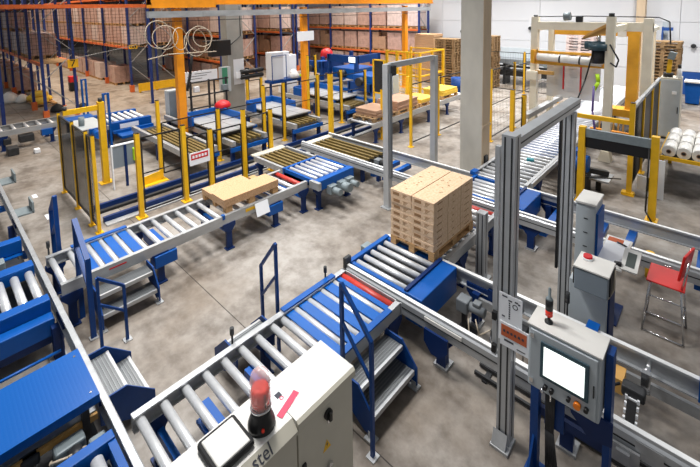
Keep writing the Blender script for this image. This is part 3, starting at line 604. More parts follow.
p3 = thing('guard_post', 'short grey post with slots standing right of the carton stack behind the front track', 'post', (-2.7, 5.9, 0))
profile_post(p3, -2.72, 5.95, 1.12, .14); part(p3, 'base_plate', 'galvanised', MB().box(-2.84, -2.6, 5.83, 6.07, 0, .02))

# ------------------------------------------------------------------ pallet with fourteen flat cartons
def pallet(name, label, cx, cy, lx, ly, z, m='wood', group=None, blocks=True):
    t = thing(name, label, 'pallet', (cx, cy, z), group)
    x0, x1, y0, y1 = cx-lx/2, cx+lx/2, cy-ly/2, cy+ly/2
    for i in range(3):
        x = x0+.05+(lx-.1)*i/2; part(t, 'runner', m, MB().box(x-.05, x+.05, y0, y1, z, z+.022))
        for j in range(3): yy = y0+.07+(ly-.14)*j/2; part(t, 'block', m, MB().box(x-.05, x+.05, yy-.07, yy+.07, z+.022, z+.10))
    for j in range(3): yy = y0+.07+(ly-.14)*j/2; part(t, 'stringer_board', m, MB().box(x0, x1, yy-.07, yy+.07, z+.10, z+.118))
    for k in range(5): x = x0+.06+(lx-.12)*k/4; part(t, 'deck_board', m, MB().box(x-.06, x+.06, y0, y1, z+.118, z+.138))
    return t
pallet('wooden_pallet', 'wooden pallet under the tall stack of flat kraft cartons', -3.37, 5.53, .80, 1.24, TOP+.0)
N_LAY = 7; ZB = TOP+.139; LH = (1.56-ZB)/N_LAY
WD = ['lowest', 'second lowest', 'third lowest', 'middle', 'third highest', 'second highest', 'topmost']
for k in range(N_LAY):
    for s, side in ((0, 'left'), (1, 'right')):
        j = random.uniform(-.006, .006); x0 = -3.765+s*.392+j; x1 = x0+.388; y0 = 4.92+random.uniform(-.006, .006); y1 = y0+1.225; z0 = ZB+k*LH; z1 = z0+LH-.002
        t = thing('carton', '%s flat kraft carton in the %s column of the stack on the front car' % (WD[k], side), 'carton', ((x0+x1)/2, (y0+y1)/2, z0), 'kraft cartons on the wooden pallet')
        part(t, 'box', 'kraft', MB().box(x0, x1, y0, y1, z0, z1), bevel=.004)
        pr = MB().box(x0+.05, x0+.17, y0-.002, y0, z0+.03, z0+.075)
        for q in range(3): pr.box(x0+.235+.0*q, x0+.28+.02*q, y0-.002, y0, z0+.028+.02*q, z0+.036+.02*q)
        part(t, 'printed_block', 'kraft_print', pr, kind='stuff')
        if s: 
            for yy in (y0+.41, y0+.82): part(t, 'flap_seam', 'kraft_seam', MB().box(x1-.001, x1+.001, yy-.004, yy+.004, z0, z1))
            part(t, 'side_print', 'kraft_print', MB().box(x1, x1+.002, y0+.1, y0+.24, z0+.05, z0+.065).box(x1, x1+.002, y0+.55, y0+.6, z0+.03, z0+.04).box(x1, x1+.002, y0+.95, y0+1.1, z0+.05, z0+.06), kind='stuff')
        if k == 6:
            sp = MB()
            for q in range(12): a, b = x0+random.uniform(.04, .3), y0+random.uniform(.08, 1.1); sp.box(a, a+.03, b, b+.02, z1, z1+.001)
            part(t, 'top_print', 'kraft_print', sp, kind='stuff')
solo('carton_label', 'kraft', MB().box(-2.985, -2.980, 5.30, 5.60, 1.28, 1.36), 'pale label hanging on the side of the carton stack', 'label', org=(-2.98, 5.45, 1.28))

# board pallet on the far conveyor
bp = thing('board_pallet', 'pale chipboard pallet with block feet riding on the far conveyor', 'pallet', (-7.05, 4.2, TOP))
for x in (-7.45, -7.05, -6.66):
    for y in (3.70, 4.2, 4.76): part(bp, 'block', 'wood', MB().box(x-.05, x+.05, y-.07, y+.07, TOP, TOP+.09))
for y in (3.70, 4.2, 4.76): part(bp, 'runner', 'wood', MB().box(-7.5, -6.61, y-.07, y+.07, TOP+.09, TOP+.11))
part(bp, 'board', 'osb', MB().box(-7.50, -7.02, 3.62, 4.50, TOP+.11, TOP+.22), bevel=.004); part(bp, 'board', 'osb', MB().box(-7.06, -6.60, 3.60, 4.83, TOP+.115, TOP+.265), bevel=.004)

# ------------------------------------------------------------------ operator desk, chair
dk = thing('operator_console', 'grey operator console with a red push button standing between the two tracks', 'control panel', (-1.15, 5.9, 0))
part(dk, 'pedestal', 'light_grey_paint', MB().box(-1.28, -.87, 5.30, 5.62, .02, 1.02), bevel=.01); part(dk, 'head', 'slate_grey_paint', MB().prism([(5.13, 1.02), (5.13, 1.28), (5.48, 1.30), (5.48, 1.02)], 0, -1.19, -.84), bevel=.012)
part(dk, 'head_top', 'white_paint', MB().box(-1.20, -.83, 5.12, 5.49, 1.29, 1.312), bevel=.005); part(dk, 'side_skirt', 'navy', MB().box(-.875, -.85, 5.34, 5.66, .02, 1.0)); part(dk, 'base', 'dark_steel', MB().box(-1.30, -.84, 5.28, 5.66, 0, .02))
part(dk, 'side_vent', 'black', MB().box(-.84, -.825, 5.19, 5.47, 1.04, 1.27)); part(dk, 'side_vent', 'black', MB().box(-1.215, -1.20, 5.19, 5.47, 1.04, 1.27)); part(dk, 'cable', 'cable_white', MB().tube([(-.82, 5.4, 1.27), (-.80, 5.24, 1.12), (-.86, 5.29, .95)], .01))
part(dk, 'knob', 'chrome', MB().cyl((-1.215, 5.35, 1.12), (-1.26, 5.35, 1.12), .035, 12))
bt = part(dk, 'push_button', 'red', MB().cyl((-1.10, 5.36, 1.312), (-1.10, 5.36, 1.357), .05, 18), 'red push button'); part(bt, 'collar', 'paper', MB().ring((-1.10, 5.36, 1.312), (-1.10, 5.36, 1.332), .058, .05))
tb = thing('electrical_box', 'tall white switch box standing behind the operator console', 'cabinet', (-1.27, 6.3, 0))
part(tb, 'body', 'light_grey_paint', MB().box(-1.42, -1.18, 6.1, 6.52, .5, 1.66), bevel=.006); part(tb, 'top', 'white_paint', MB().box(-1.43, -1.17, 6.08, 6.53, 1.66, 1.69), bevel=.005); part(tb, 'stand', 'navy', MB().box(-1.36, -1.24, 6.2, 6.4, 0, .5)); part(tb, 'side_panel', 'blue', MB().box(-1.18, -1.15, 6.12, 6.5, .7, 1.55))
for z in (.85, 1.05, 1.25, 1.45): part(tb, 'vent', 'dark_steel', MB().box(-1.32, -1.27, 6.095, 6.1, z, z+.012))
sh = thing('side_desk', 'narrow white-topped desk shelf beside the operator console', 'desk', (-1.0, 6.5, 0))
part(sh, 'top', 'white_paint', MB().box(-1.17, -.85, 6.05, 6.92, .89, .92), bevel=.004); part(sh, 'leg', 'navy', MB().box(-1.06, -.98, 6.4, 6.5, 0, .89)); part(sh, 'foot', 'navy', MB().box(-1.12, -.9, 6.2, 6.7, 0, .02))
pp = thing('paper_sheet', 'white form with an orange edge lying on the side desk', 'paper', (-1.0, 6.5, .92))
part(pp, 'sheet', 'paper', MB().box(-1.15, -.88, 6.15, 6.88, .92, .923)); part(pp, 'orange_edge', 'orange_ink', MB().box(-1.14, -.95, 6.74, 6.87, .923, .924))
pn = thing('pen', 'dark pen lying on the white form on the side desk', 'pen', (-.95, 6.7, .923))
part(pn, 'barrel', 'ink', MB().cyl((-1.02, 6.74, .935), (-.91, 6.70, .935), .011, 8)); part(pn, 'tip', 'dark_steel', MB().cyl((-.91, 6.70, .935), (-.885, 6.69, .935), .011, 8, .002))
tl = thing('tilted_screen', 'white framed operator screen tilted beside the console, dark display', 'display', (-.78, 6.2, .8))
Rt = Matrix.Rotation(math.radians(18), 3, 'X')
part(tl, 'frame', 'white_paint', MB().cbox((-.78, 6.24, .99), (.19, .38, .022), Rt)); part(tl, 'display', 'dark_screen', MB().cbox((-.775, 6.238, .997), (.10, .25, .014), Rt)); part(tl, 'arm', 'dark_steel', MB().bar((-.84, 6.16, .95), (-.95, 6.16, .93), .04)); part(tl, 'ball_joint', 'black', MB().cyl((-.90, 6.10, .97), (-.86, 6.10, .97), .03, 12))
ch = thing('folding_chair', 'red high folding chair with chrome legs beside the far track', 'chair', (-.4, 6.45, 0))
part(ch, 'seat', 'chair_red', MB().box(-.60, -.20, 6.14, 6.62, .735, .755), bevel=.008)
Rb = Matrix.Rotation(math.radians(-14), 3, 'Y')
part(ch, 'backrest', 'chair_red', MB().cbox((-.215, 6.40, 1.0), (.03, .36, .36), Matrix.Rotation(math.radians(-12), 3, 'Z') @ Matrix.Rotation(math.radians(8), 3, 'Y')), bevel=.009)
for y in (6.17, 6.59):
    part(ch, 'leg', 'chrome', MB().tube([(-.62, y, .0), (-.56, y, .74)], .012, 8)); part(ch, 'leg', 'chrome', MB().tube([(-.18, y, 0), (-.24, y, .72), (-.18, y, 1.14)], .012, 8))
for z, x in ((.28, -.597), (.04, -.617)): part(ch, 'foot_rail', 'chrome', MB().cyl((x, 6.17, z), (x, 6.59, z), .011, 8))
for y in (6.17, 6.59): part(ch, 'side_rail', 'chrome', MB().cyl((-.598, y, .28), (-.203, y, .28), .011, 8)); part(ch, 'floor_rail', 'chrome', MB().cyl((-.62, y, .012), (-.18, y, .012), .011, 8))
part(ch, 'foot_rail', 'chrome', MB().cyl((-.203, 6.17, .28), (-.203, 6.59, .28), .011, 8))
part(ch, 'seat_clip', 'chrome', MB().cyl((-.45, 6.64, .76), (-.36, 6.64, .76), .012, 8))
ch.location = (-.42, 6.66, 0)

# ------------------------------------------------------------------ wire fences with yellow posts
def wire_panel(t, a, b, z0, z1, px=.10, pz=.16, r=.0022, m='black_wire', name='wire_mesh'):
    mb = MB(); L = math.dist(a, b); n = max(2, int(L/px)); ux, uy = (b[0]-a[0])/L, (b[1]-a[1])/L
    def P(s, z): return (a[0]+ux*s, a[1]+uy*s, z)
    for i in range(1, n): mb.bar(P(L*i/n, z0), P(L*i/n, z1), r*2)
    k = int((z1-z0)/pz)
    for i in range(1, k): z = z0+(z1-z0)*i/k; mb.bar(P(.02, z), P(L-.02, z), r*2)
    return part(t, name, m, mb, kind='stuff')
def fence(label, pts, z=2.0, w=.07, dense=False, frame=True, mesh=True, m='yellow', cat='fence', name='safety_fence', mid=None):
    t = thing(name, label, cat, (pts[0][0], pts[0][1], 0))
    for p in pts:
        zz = p[2] if len(p) > 2 else z
        part(t, 'post', m, MB().box(p[0]-w/2, p[0]+w/2, p[1]-w/2, p[1]+w/2, .02, zz)); part(t, 'post_foot', m, MB().box(p[0]-w*1.1, p[0]+w*1.1, p[1]-w*1.1, p[1]+w*1.1, 0, .02))
        ix = (pts.index(p)+1) if pts.index(p)+1 < len(pts) else pts.index(p)-1
        dx, dy = pts[ix][0]-p[0], pts[ix][1]-p[1]; L = math.hypot(dx, dy) or 1
        part(t, 'post_cap', 'black', MB().box(p[0]-w*.45, p[0]+w*.45, p[1]-w*.45, p[1]+w*.45, zz, zz+.02))
    if frame:
        for a, b in zip(pts, pts[1:]):
            L = math.dist(a[:2], b[:2]); ux, uy = (b[0]-a[0])/L, (b[1]-a[1])/L; g = w*.9
            A = (a[0]+ux*g, a[1]+uy*g); B = (b[0]-ux*g, b[1]-uy*g); zt = min(a[2] if len(a) > 2 else z, b[2] if len(b) > 2 else z)-.06
            f = MB().bar((*A, .14), (*A, zt), .03).bar((*B, .14), (*B, zt), .03)
            part(t, 'panel_frame', 'black', MB().bar((*A, zt), (*B, zt), .03)); part(t, 'panel_frame', 'black', MB().bar((*A, .14), (*B, .14), .03))
            part(t, 'panel_frame', 'black', MB().bar((*A, .14), (*A, zt), .025)); part(t, 'panel_frame', 'black', MB().bar((*B, .14), (*B, zt), .025))
            if mid: part(t, 'panel_frame', 'black', MB().bar((*A, mid), (*B, mid), .02))
            if mesh: wire_panel(t, A, B, .14, zt, *((.06, .06, .0036) if dense else (.12, .24, .002)))
    return t
fence('dense black wire fence with four yellow posts at the left corner of the fenced cell', [(-11.76, 2.17), (-10.53, 2.17), (-9.46, 2.17), (-9.0, 2.17)], 2.0, .06, dense=True)
f2 = fence('long yellow post fence behind the far conveyor, red and white sign on it', [(-9.0, 2.98, 1.85), (-9.0, 3.97, 1.8), (-9.0, 4.62, 1.56), (-9.0, 5.55, 1.86), (-9.0, 6.39, 1.7)], 1.8, .09, mid=.95, mesh=False)
fence('inner yellow post fence crossing the cell behind the blue tables', [(-10.75, 4.11, 2.1), (-10.75, 5.8, 1.55), (-10.75, 7.4, 2.0), (-10.75, 8.2, 1.97), (-10.75, 9.75, 2.05), (-10.75, 10.96, 2.07), (-10.75, 12.38, 1.9)], 2, .08, mid=1.2, mesh=False)
fence('single tall yellow post at the left end of the far rails', [(-8.92, 8.62, 2.4)], 2.4, .12, frame=False, name='guard_post', cat='post')
fence('tall yellow post beside the brown sheet stacks left of the slim portal', [(-8.32, 10.44, 1.7)], 1.7, .09, frame=False, name='guard_post', cat='post')
fence('yellow post fence right of the yellow sheet stacks, thin top wire', [(-7.14, 10.39, 2.6), (-7.12, 12.0, 2.06), (-7.1, 14.2, 2.06)], 2.1, .07, mesh=False)
fence('yellow post fence between the concrete column and the wrapping machine', [(-5.48, 12.5, 2.4), (-5.5, 14.5, 2.4), (-5.5, 16.6, 2.3), (-5.5, 19.5, 2.3)], 2.3, .07, mid=1.2)
fence('yellow post fence near the back wall left of the wrapping machine', [(-9.2, 20.5, 2.1), (-7.3, 20.5, 2.1), (-5.9, 20.5, 2.1)], 2.1, .07)
fence('stout yellow post pair at the left foot of the wrapping machine', [(-4.86, 12.7, 1.75), (-4.72, 13.3, 1.5)], 1.7, .12, mesh=False)
gt = thing('gate_barrier', 'yellow crossbar gate at the rear left corner of the fenced cell', 'barrier', (-11.65, 2.7, 0))
part(gt, 'post', 'yellow', MB().box(-11.71, -11.55, 2.98, 3.12, .02, 2.14)); part(gt, 'crossbar', 'yellow', MB().box(-11.68, -11.6, 2.24, 2.98, 1.94, 2.06)); part(gt, 'post_cap', 'dark_steel', MB().cyl((-11.63, 3.05, 2.14), (-11.63, 3.05, 2.24), .05, 10)); part(gt, 'post_cap', 'dark_steel', MB().cyl((-11.64, 2.28, 2.06), (-11.64, 2.28, 2.14), .05, 10)); part(gt, 'foot_plate', 'yellow', MB().box(-11.76, -11.5, 2.9, 3.2, 0, .02))
rs = thing('warning_sign', 'small red and white warning sign on the yellow fence behind the board pallet', 'sign', (-8.93, 4.3, .85))
part(rs, 'plate', 'paper', MB().box(-8.945, -8.935, 4.06, 4.56, .82, 1.12)); part(rs, 'red_block', 'red', MB().box(-8.935, -8.932, 4.10, 4.52, .95, 1.09)); 
wk = MB()
for k in range(5): wk.box(-8.932, -8.930, 4.13+.075*k, 4.18+.075*k, .985, 1.05)
part(rs, 'white_text', 'paper', wk, kind='stuff')
lg = thing('corner_guard', 'low yellow corner guard at the foot of the inner fence', 'guard', (-10.7, 4.0, 0))
part(lg, 'plate', 'yellow', MB().prism([(3.55, .02), (4.06, .02), (4.06, .26), (3.55, .2)], 0, -10.68, -10.65)); part(lg, 'base', 'yellow', MB().box(-10.7, -10.5, 3.5, 4.2, 0, .02))

# ------------------------------------------------------------------ machinery inside the fenced cell
ft = thing('floor_track', 'dark blue floor rail pair running through the cell behind the yellow fence', 'track', (-9.7, 8, 0))
for x in (-10.1, -9.38): part(ft, 'rail', 'navy', MB().box(x-.04, x+.04, 2.35, 13.5, 0, .12))
part(ft, 'cover_strip', 'galvanised', MB().box(-9.32, -9.14, 2.35, 13.5, 0, .03)); part(ft, 'drag_chain', 'rubber', MB().box(-9.95, -9.85, 2.4, 13.4, 0, .06))
def chain_line(label, x0, x1, y0, y1, cx0, n=5, z=.66):
    t = thing('chain_conveyor', label, 'conveyor', ((x0+x1)/2, (y0+y1)/2, 0))
    for y in (y0, y1): part(t, 'side_beam', 'galvanised', MB().box(x0, x1, y-.05, y+.05, z-.16, z))
    for k in range(n):
        y = y0+.1+(y1-y0-.2)*(k+.5)/n
        part(t, 'chain_strand', 'brass_chain', MB().box(cx0, x1-.02, y-.035, y+.035, z-.08, z-.01))
    part(t, 'bed', 'dark_steel', MB().box(x0+.1, x1-.05, y0+.06, y1-.06, z-.17, z-.13)); part(t, 'end_beam', 'blue', MB().box(x1-.06, x1+.02, y0-.1, y1+.1, z-.30, z-.18))
    for x in (x0+.3, (x0+x1)/2, x1-.12):
        for y in (y0, y1): part(t, 'leg', 'navy', MB().box(x-.05, x+.05, y-.05, y+.05, 0, z-.16))
    return t
chain_line('chain conveyor with brass chains nearest the dense corner fence', -14.2, -10.25, 4.62, 5.42, -13.4)
chain_line('chain conveyor passing under the grey-topped table with the red cloth', -15.0, -10.25, 6.0, 7.1, -12.4, z=.62)
chain_line('chain conveyor passing under the second grey-topped table', -13.4, -10.25, 8.3, 9.4, -12.0, z=.62)
chain_line('chain conveyor under the third grey-topped table behind the tall yellow post', -14.6, -10.6, 11.25, 12.35, -12.5, z=.62)
def slab_table(label, x0, x1, y0, y1, z=.78, rim=True):
    t = thing('lift_table', label, 'table', ((x0+x1)/2, (y0+y1)/2, .62))
    part(t, 'top_plate', 'galvanised', MB().box(x0+.06, x1, y0, (y0+y1)/2-.01, z-.04, z)); part(t, 'top_plate', 'galvanised', MB().box(x0+.06, x1, (y0+y1)/2+.01, y1-.06, z-.04, z))
    part(t, 'under_frame', 'dark_steel', MB().box(x0+.1, x1-.1, y0+.08, y1-.1, .62, z-.04))
    if rim: part(t, 'side_wall', 'blue', MB().box(x0, x0+.07, y0-.05, y1, .62, z+.22), bevel=.01); part(t, 'side_wall', 'blue', MB().box(x0, x0+(x1-x0)*.62, y1-.07, y1, .62, z+.22), bevel=.01); part(t, 'side_wall', 'blue', MB().box(x0, x0+.6, y0-.07, y0, .62, z+.18), bevel=.01)
    part(t, 'front_beam', 'blue', MB().box(x1-.25, x1-.15, y0-.1, y1+.1, .62, .70))
    return t
slab_table('grey-topped table with blue walls, red cloth draped at its corner', -13.2, -10.85, 5.95, 7.2)
slab_table('second grey-topped table with blue rear wall behind the tall yellow post', -13.2, -10.8, 8.36, 9.5)
slab_table('third grey-topped table deep in the cell before the blue machines', -14.0, -11.3, 11.3, 12.55)
solo('red_cloth', 'red', MB().lathe((-13.05, 7.25, 1.0), [(.26, -.02), (.30, .04), (.22, .16), (.10, .22), (.03, .23)], 9), 'crumpled red cloth on the blue wall of the first grey-topped table', 'cloth', org=(-13.05, 7.25, .98))
rb = thing('roller_bed', 'short blue roller bed with a white plate inside the cell near the aisle', 'conveyor', (-16, 4.9, 0))
part(rb, 'side_frame', 'blue', MB().box(-15.3, -15.1, 4.15, 5.55, .34, .66), bevel=.01); part(rb, 'side_frame', 'blue', MB().box(-16.75, -16.6, 4.15, 5.55, .4, .68), bevel=.01)
for i in range(6): inst(rb, 'roller', roller_mesh(1.25, 'paper', .055), (-16.58, 4.3+.21*i, .62))
part(rb, 'bed', 'navy', MB().box(-16.6, -15.3, 4.15, 5.55, .38, .45)); part(rb, 'white_plate', 'paper', MB().box(-15.1, -15.09, 4.5, 5.1, .42, .58))
for x in (-16.6, -15.25):
    for y in (4.25, 5.45): part(rb, 'leg', 'navy', MB().box(x-.05, x+.05, y-.05, y+.05, 0, .42))
part(rb, 'lower_tier', 'blue', MB().box(-15.0, -14.3, 4.3, 5.5, .28, .36), 'second blue beam in front'); part(rb, 'lower_tier', 'blue', MB().box(-14.9, -14.8, 4.2, 5.5, .36, .45))
tbm = thing('blue_table', 'blue-edged pale table with a small motor behind the dense black fence', 'table', (-16, 3.9, 0))
part(tbm, 'top', 'light_grey_paint', MB().box(-17.1, -14.8, 3.3, 4.1, .62, .66)); part(tbm, 'edge', 'blue', MB().box(-17.2, -16.6, 3.3, 4.15, .64, .68)); part(tbm, 'front_edge', 'galvanised', MB().box(-14.85, -14.75, 2.6, 4.1, .56, .70))
part(tbm, 'motor', 'motor_grey', MB().cyl((-15.6, 3.5, .66), (-15.6, 3.5, .95), .09, 12)); part(tbm, 'blue_motor', 'blue', MB().cyl((-14.5, 3.6, .62), (-14.1, 3.6, .62), .12, 12).box(-14.6, -14.5, 3.45, 3.75, .45, .75))
for x in (-17, -14.9):
    for y in (3.4, 4.0): part(tbm, 'leg', 'navy', MB().box(x-.05, x+.05, y-.05, y+.05, 0, .62))
for i, (x, y, lab) in enumerate(((-14.7, 4.02, 'tall blue post pair standing beside the blue-edged table'), (-18.6, 4.35, 'blue floor stand behind the yellow gate, left of the pair'))):
    t = thing('blue_stand', lab, 'stand', (x, y, 0)); 
    for d in (-.07, .07): part(t, 'upright', 'blue', MB().box(x-.04, x+.04, y+d-.03, y+d+.03, .02, 1.75))
    part(t, 'cap_rail', 'blue', MB().box(x-.04, x+.04, y-.1, y+.1, 1.75, 1.8)); part(t, 'base', 'navy', MB().box(x-.12, x+.12, y-.16, y+.16, 0, .02))
gp = thing('grey_panel_box', 'pale framed panel box standing under the nearest chain conveyor', 'box', (-11.0, 3.35, 0))
part(gp, 'panel', 'slate_grey_paint', MB().box(-11.04, -11.0, 3.05, 3.62, .52, 1.08)); part(gp, 'top_edge', 'paper', MB().box(-11.06, -10.98, 3.04, 3.63, 1.08, 1.11)); part(gp, 'divider', 'navy', MB().box(-11.0, -10.97, 3.32, 3.38, .0, 1.08)); part(gp, 'side_edge', 'paper', MB().box(-11.05, -10.98, 3.03, 3.06, 0, 1.08)); part(gp, 'end_post', 'navy', MB().box(-11.04, -10.94, 3.66, 3.74, 0, 1.1))
part(gp, 'lime_cover', 'lime', MB().box(-11.02, -10.92, 3.52, 3.62, .62, .95), 'lime green cover', bevel=.02)
lc = thing('roller_conveyor', 'dark-gapped roller conveyor crossing the far left edge near the racks', 'conveyor', (-17.3, 1.2, 0))
part(lc, 'side_rail', 'galvanised', rail_profile(MB(), 1, -16.85, -2.0, 3.28)); part(lc, 'side_rail', 'galvanised', rail_profile(MB(), -1, -17.8, -2.0, 3.28))
for i in range(15): inst(lc, 'roller', roller_mesh(.82, 'roller_steel', .05), (-17.73, -1.8+.34*i, .6))
for y in (-1.5, 0.4, 1.6, 2.9):
    for x in (-17.75, -16.9): inst(lc, 'leg', LEG, (x, y, 0), math.pi/2)
part(lc, 'motor', 'dark_steel', MB().box(-17.1, -16.8, 2.0, 2.4, .18, .42), bevel=.02); part(lc, 'motor', 'dark_steel', MB().box(-17.1, -16.8, 1.6, 1.8, .2, .4), bevel=.02); part(lc, 'drive_box', 'blue', MB().box(-17.0, -16.75, 2.6, 2.9, .3, .5))
for i, (x, y, s) in enumerate(((-16.3, 1.75, .2), (-15.9, 2.3, .11))):
    solo('parts_box', ('dark_steel', 'paper')[i], MB().box(x-s, x+s, y-s*.7, y+s*.7, 0, s*1.2), ('small dark box on the floor below the far left conveyor', 'small white box on the floor below the far left conveyor')[i], 'box', org=(x, y, 0), bevel=.02)

# tall grey cabinet, white board and parts around the grey column
gcol = thing('grey_column', 'square grey building column among the cell machinery, white lower half', 'column', (-15.7, 9.35, 0))
part(gcol, 'shaft', 'grey_column', MB().box(-16.0, -15.5, 8.95, 9.72, 0, 9)); part(gcol, 'pale_band', 'wall_white', MB().box(-15.5, -15.49, 9.2, 9.715, 1.2, 2.3)); part(gcol, 'conduit', 'dark_steel', MB().tube([(-15.48, 9.6, 4.6), (-15.48, 9.6, 3.3), (-15.48, 9.1, 2.95)], .015))
bb = thing('black_screen_box', 'black box monitor mounted on the left of the grey column', 'monitor', (-15.3, 8.3, 2.4))
part(bb, 'housing', 'black', MB().box(-15.5, -15.1, 8.05, 8.9, 2.55, 3.2), bevel=.02); part(bb, 'arm', 'dark_steel', MB().bar((-15.3, 8.9, 2.9), (-15.3, 8.96, 2.9), .1)); part(bb, 'hood', 'black', MB().box(-15.3, -14.9, 7.75, 8.3, 3.17, 3.22))
gb = thing('switch_box', 'green and grey switch box on the left side of the grey column', 'cabinet', (-15.4, 8.7, 1.0)); part(gb, 'body', 'light_grey_paint', MB().box(-15.55, -15.3, 8.52, 8.94, 1.0, 2.05), bevel=.01); part(gb, 'door', 'green_paint', MB().box(-15.3, -15.28, 8.54, 8.78, 1.02, 2.03))
rl = thing('black_roll_rack', 'two black rolls side by side on the right of the grey column', 'rack', (-15.2, 9.9, 1.4)); part(rl, 'end_plate', 'paper', MB().box(-15.3, -15.28, 9.2, 9.5, 1.5, 1.78))
for z in (1.52, 1.75): part(rl, 'roll', 'black', MB().cyl((-15.25, 9.4, z), (-15.25, 10.5, z), .1, 14))
part(rl, 'bracket', 'dark_steel', MB().box(-15.45, -15.2, 9.72, 9.78, 1.3, 1.9))
wbd = thing('white_board', 'long white printed board beside the orange crane leg', 'board', (-15, 7.4, 0)); part(wbd, 'board', 'paper', MB().box(-15.02, -14.98, 6.68, 8.15, 1.68, 2.08)); part(wbd, 'print', 'ink', MB().box(-14.98, -14.975, 6.9, 7.5, 1.78, 1.80).box(-14.98, -14.975, 6.9, 7.7, 1.88, 1.90).box(-14.98, -14.975, 7.2, 7.9, 1.97, 1.99), kind='stuff')
for y in (6.8, 8.0): part(wbd, 'leg', 'dark_steel', MB().box(-15.02, -14.98, y-.03, y+.03, 0, 1.68))
gc = thing('grey_cabinet', 'narrow grey cabinet at the foot of the first orange crane leg', 'cabinet', (-14.9, 6.3, 0)); part(gc, 'body', 'light_grey_paint', MB().box(-15.2, -14.9, 6.1, 6.6, .05, 1.5), bevel=.01); part(gc, 'door', 'slate_grey_paint', MB().box(-14.9, -14.88, 6.14, 6.56, .1, 1.45)); part(gc, 'handle', 'black', MB().box(-14.88, -14.86, 6.5, 6.53, .8, .95))
pipes = thing('pipe_frame', 'dark pipe frame with hoses behind the first grey-topped table', 'frame', (-13.9, 7.2, 0))
for y in (6.5, 7.2, 7.9): part(pipes, 'upright', 'dark_steel', MB().box(-13.93, -13.87, y-.03, y+.03, 0, 1.9))
for z in (.9, 1.35, 1.85): part(pipes, 'pipe', 'dark_steel', MB().cyl((-13.9, 6.4, z), (-13.9, 8.0, z), .03, 8))
part(pipes, 'valve', 'motor_grey', MB().box(-13.95, -13.8, 7.7, 7.95, 1.4, 1.62), bevel=.02); part(pipes, 'hose', 'rubber', MB().tube([(-13.85, 6.6, 2.9), (-13.85, 6.5, 2.2), (-13.85, 6.35, 1.6)], .05))
part(pipes, 'valve', 'paper', MB().box(-13.95, -13.8, 6.6, 6.8, 1.5, 1.7), bevel=.02)

# blue lifting machines at the far end of the cell
def lift_machine(label, x, y, h, wx=1.6, wy=1.6, scr=False):
    t = thing('lifting_machine', label, 'machine', (x, y, 0))
    for i, (dx, dy) in enumerate(((-1, -1), (1, -1), (1, 1), (-1, 1))): part(t, 'column', 'deep_blue', MB().box(x+dx*wx/2-.08, x+dx*wx/2+.08, y+dy*wy/2-.08, y+dy*wy/2+.08, 0, h))
    part(t, 'head_beam', 'deep_blue', MB().box(x-wx/2, x+wx/2, y-wy/2-.08, y-wy/2+.08, h-.35, h)); part(t, 'head_beam', 'deep_blue', MB().box(x+wx/2-.08, x+wx/2+.08, y-wy/2, y+wy/2, h-.35, h))
    part(t, 'hood', 'blue', MB().box(x-wx/2+.1, x+wx/2-.1, y-wy/2+.1, y+wy/2-.1, 1.05, 1.55), bevel=.03); part(t, 'table', 'blue', MB().box(x-wx/2-.2, x+wx/2+.3, y-wy/2-.3, y+wy/2, .55, .70), bevel=.02); part(t, 'plate', 'galvanised', MB().box(x-wx/2, x+wx/2+.3, y-wy/2-.25, y+wy/2-.1, .70, .74)); part(t, 'motor', 'dark_steel', MB().cyl((x, y-wy/2-.2, 1.3), (x, y-wy/2+.1, 1.3), .18, 14))
    if scr: part(t, 'screen', 'screen', MB().box(x+.5, x+.9, y-wy/2-.1, y-wy/2-.085, h-.3, h-.05))
    return t
lift_machine('blue lifting machine with a small lit screen left of the slim portal', -13.4, 14.6, 2.2, 1.8, 1.6, True)
lift_machine('blue lifting machine further left behind the second orange crane leg', -16.0, 14.9, 1.7, 1.5, 1.5)
lift_machine('low blue lifting machine behind the white cabinet', -11.3, 13.4, 1.25, 1.3, 1.3)
wm = thing('white_machine', 'tall white cabinet with a blue trolley frame left of the second crane leg', 'cabinet', (-16, 12, 0)); part(wm, 'body', 'wall_white', MB().box(-16.4, -15.9, 11.5, 12.2, 1.0, 2.35), bevel=.02); part(wm, 'trolley_frame', 'deep_blue', MB().box(-16.4, -15.8, 11.4, 13.4, .85, .98)); part(wm, 'green_light', 'lime', MB().box(-15.9, -15.86, 13.2, 13.3, .98, 1.1))
for y in (11.5, 12.4, 13.3): part(wm, 'leg', 'deep_blue', MB().box(-16.1, -16.0, y-.04, y+.04, 0, .85)); 
part(wm, 'guard_rod', 'deep_blue', MB().box(-15.85, -15.82, 11.45, 11.48, .98, 2.2)); part(wm, 'guard_rod', 'deep_blue', MB().box(-15.85, -15.82, 12.3, 12.33, .98, 2.2)); part(wm, 'top_rod', 'deep_blue', MB().box(-15.85, -15.82, 11.45, 12.33, 2.17, 2.2))
solo('film_heap', 'plastic_roll', MB().lathe((-15.95, 12.85, .98), [(.30, 0), (.26, .18), (.16, .34), (.05, .42)], 7), 'heap of white film on the blue trolley beside the white cabinet', 'film', org=(-15.95, 12.85, .98))
for i, (x, y, z, d, m, lab) in enumerate(((-17.2, 13.2, 2.2, (.4, .5, .9), 'paper', 'white stacked boxes left of the second orange crane leg'), (-17.9, 14.2, 1.9, (.5, .5, 1.3), 'paper', 'tall white label cabinet right of the second orange crane leg'), (-16.8, 16.2, 1.6, (.5, .7, 1.4), 'carton_brown', 'brown board case below the red cover'))):
    solo('supply_case', m, MB().box(x-d[0]/2, x+d[0]/2, y-d[1]/2, y+d[1]/2, 0, z), lab, 'case', org=(x, y, 0), bevel=.02)
solo('red_cover', 'red', MB().lathe((-16.9, 16.1, 1.6), [(.34, 0), (.38, .12), (.34, .36), (.2, .5), (.06, .55)], 12), 'rounded red cover standing on the brown board case', 'cover', org=(-16.9, 16.1, 1.6))
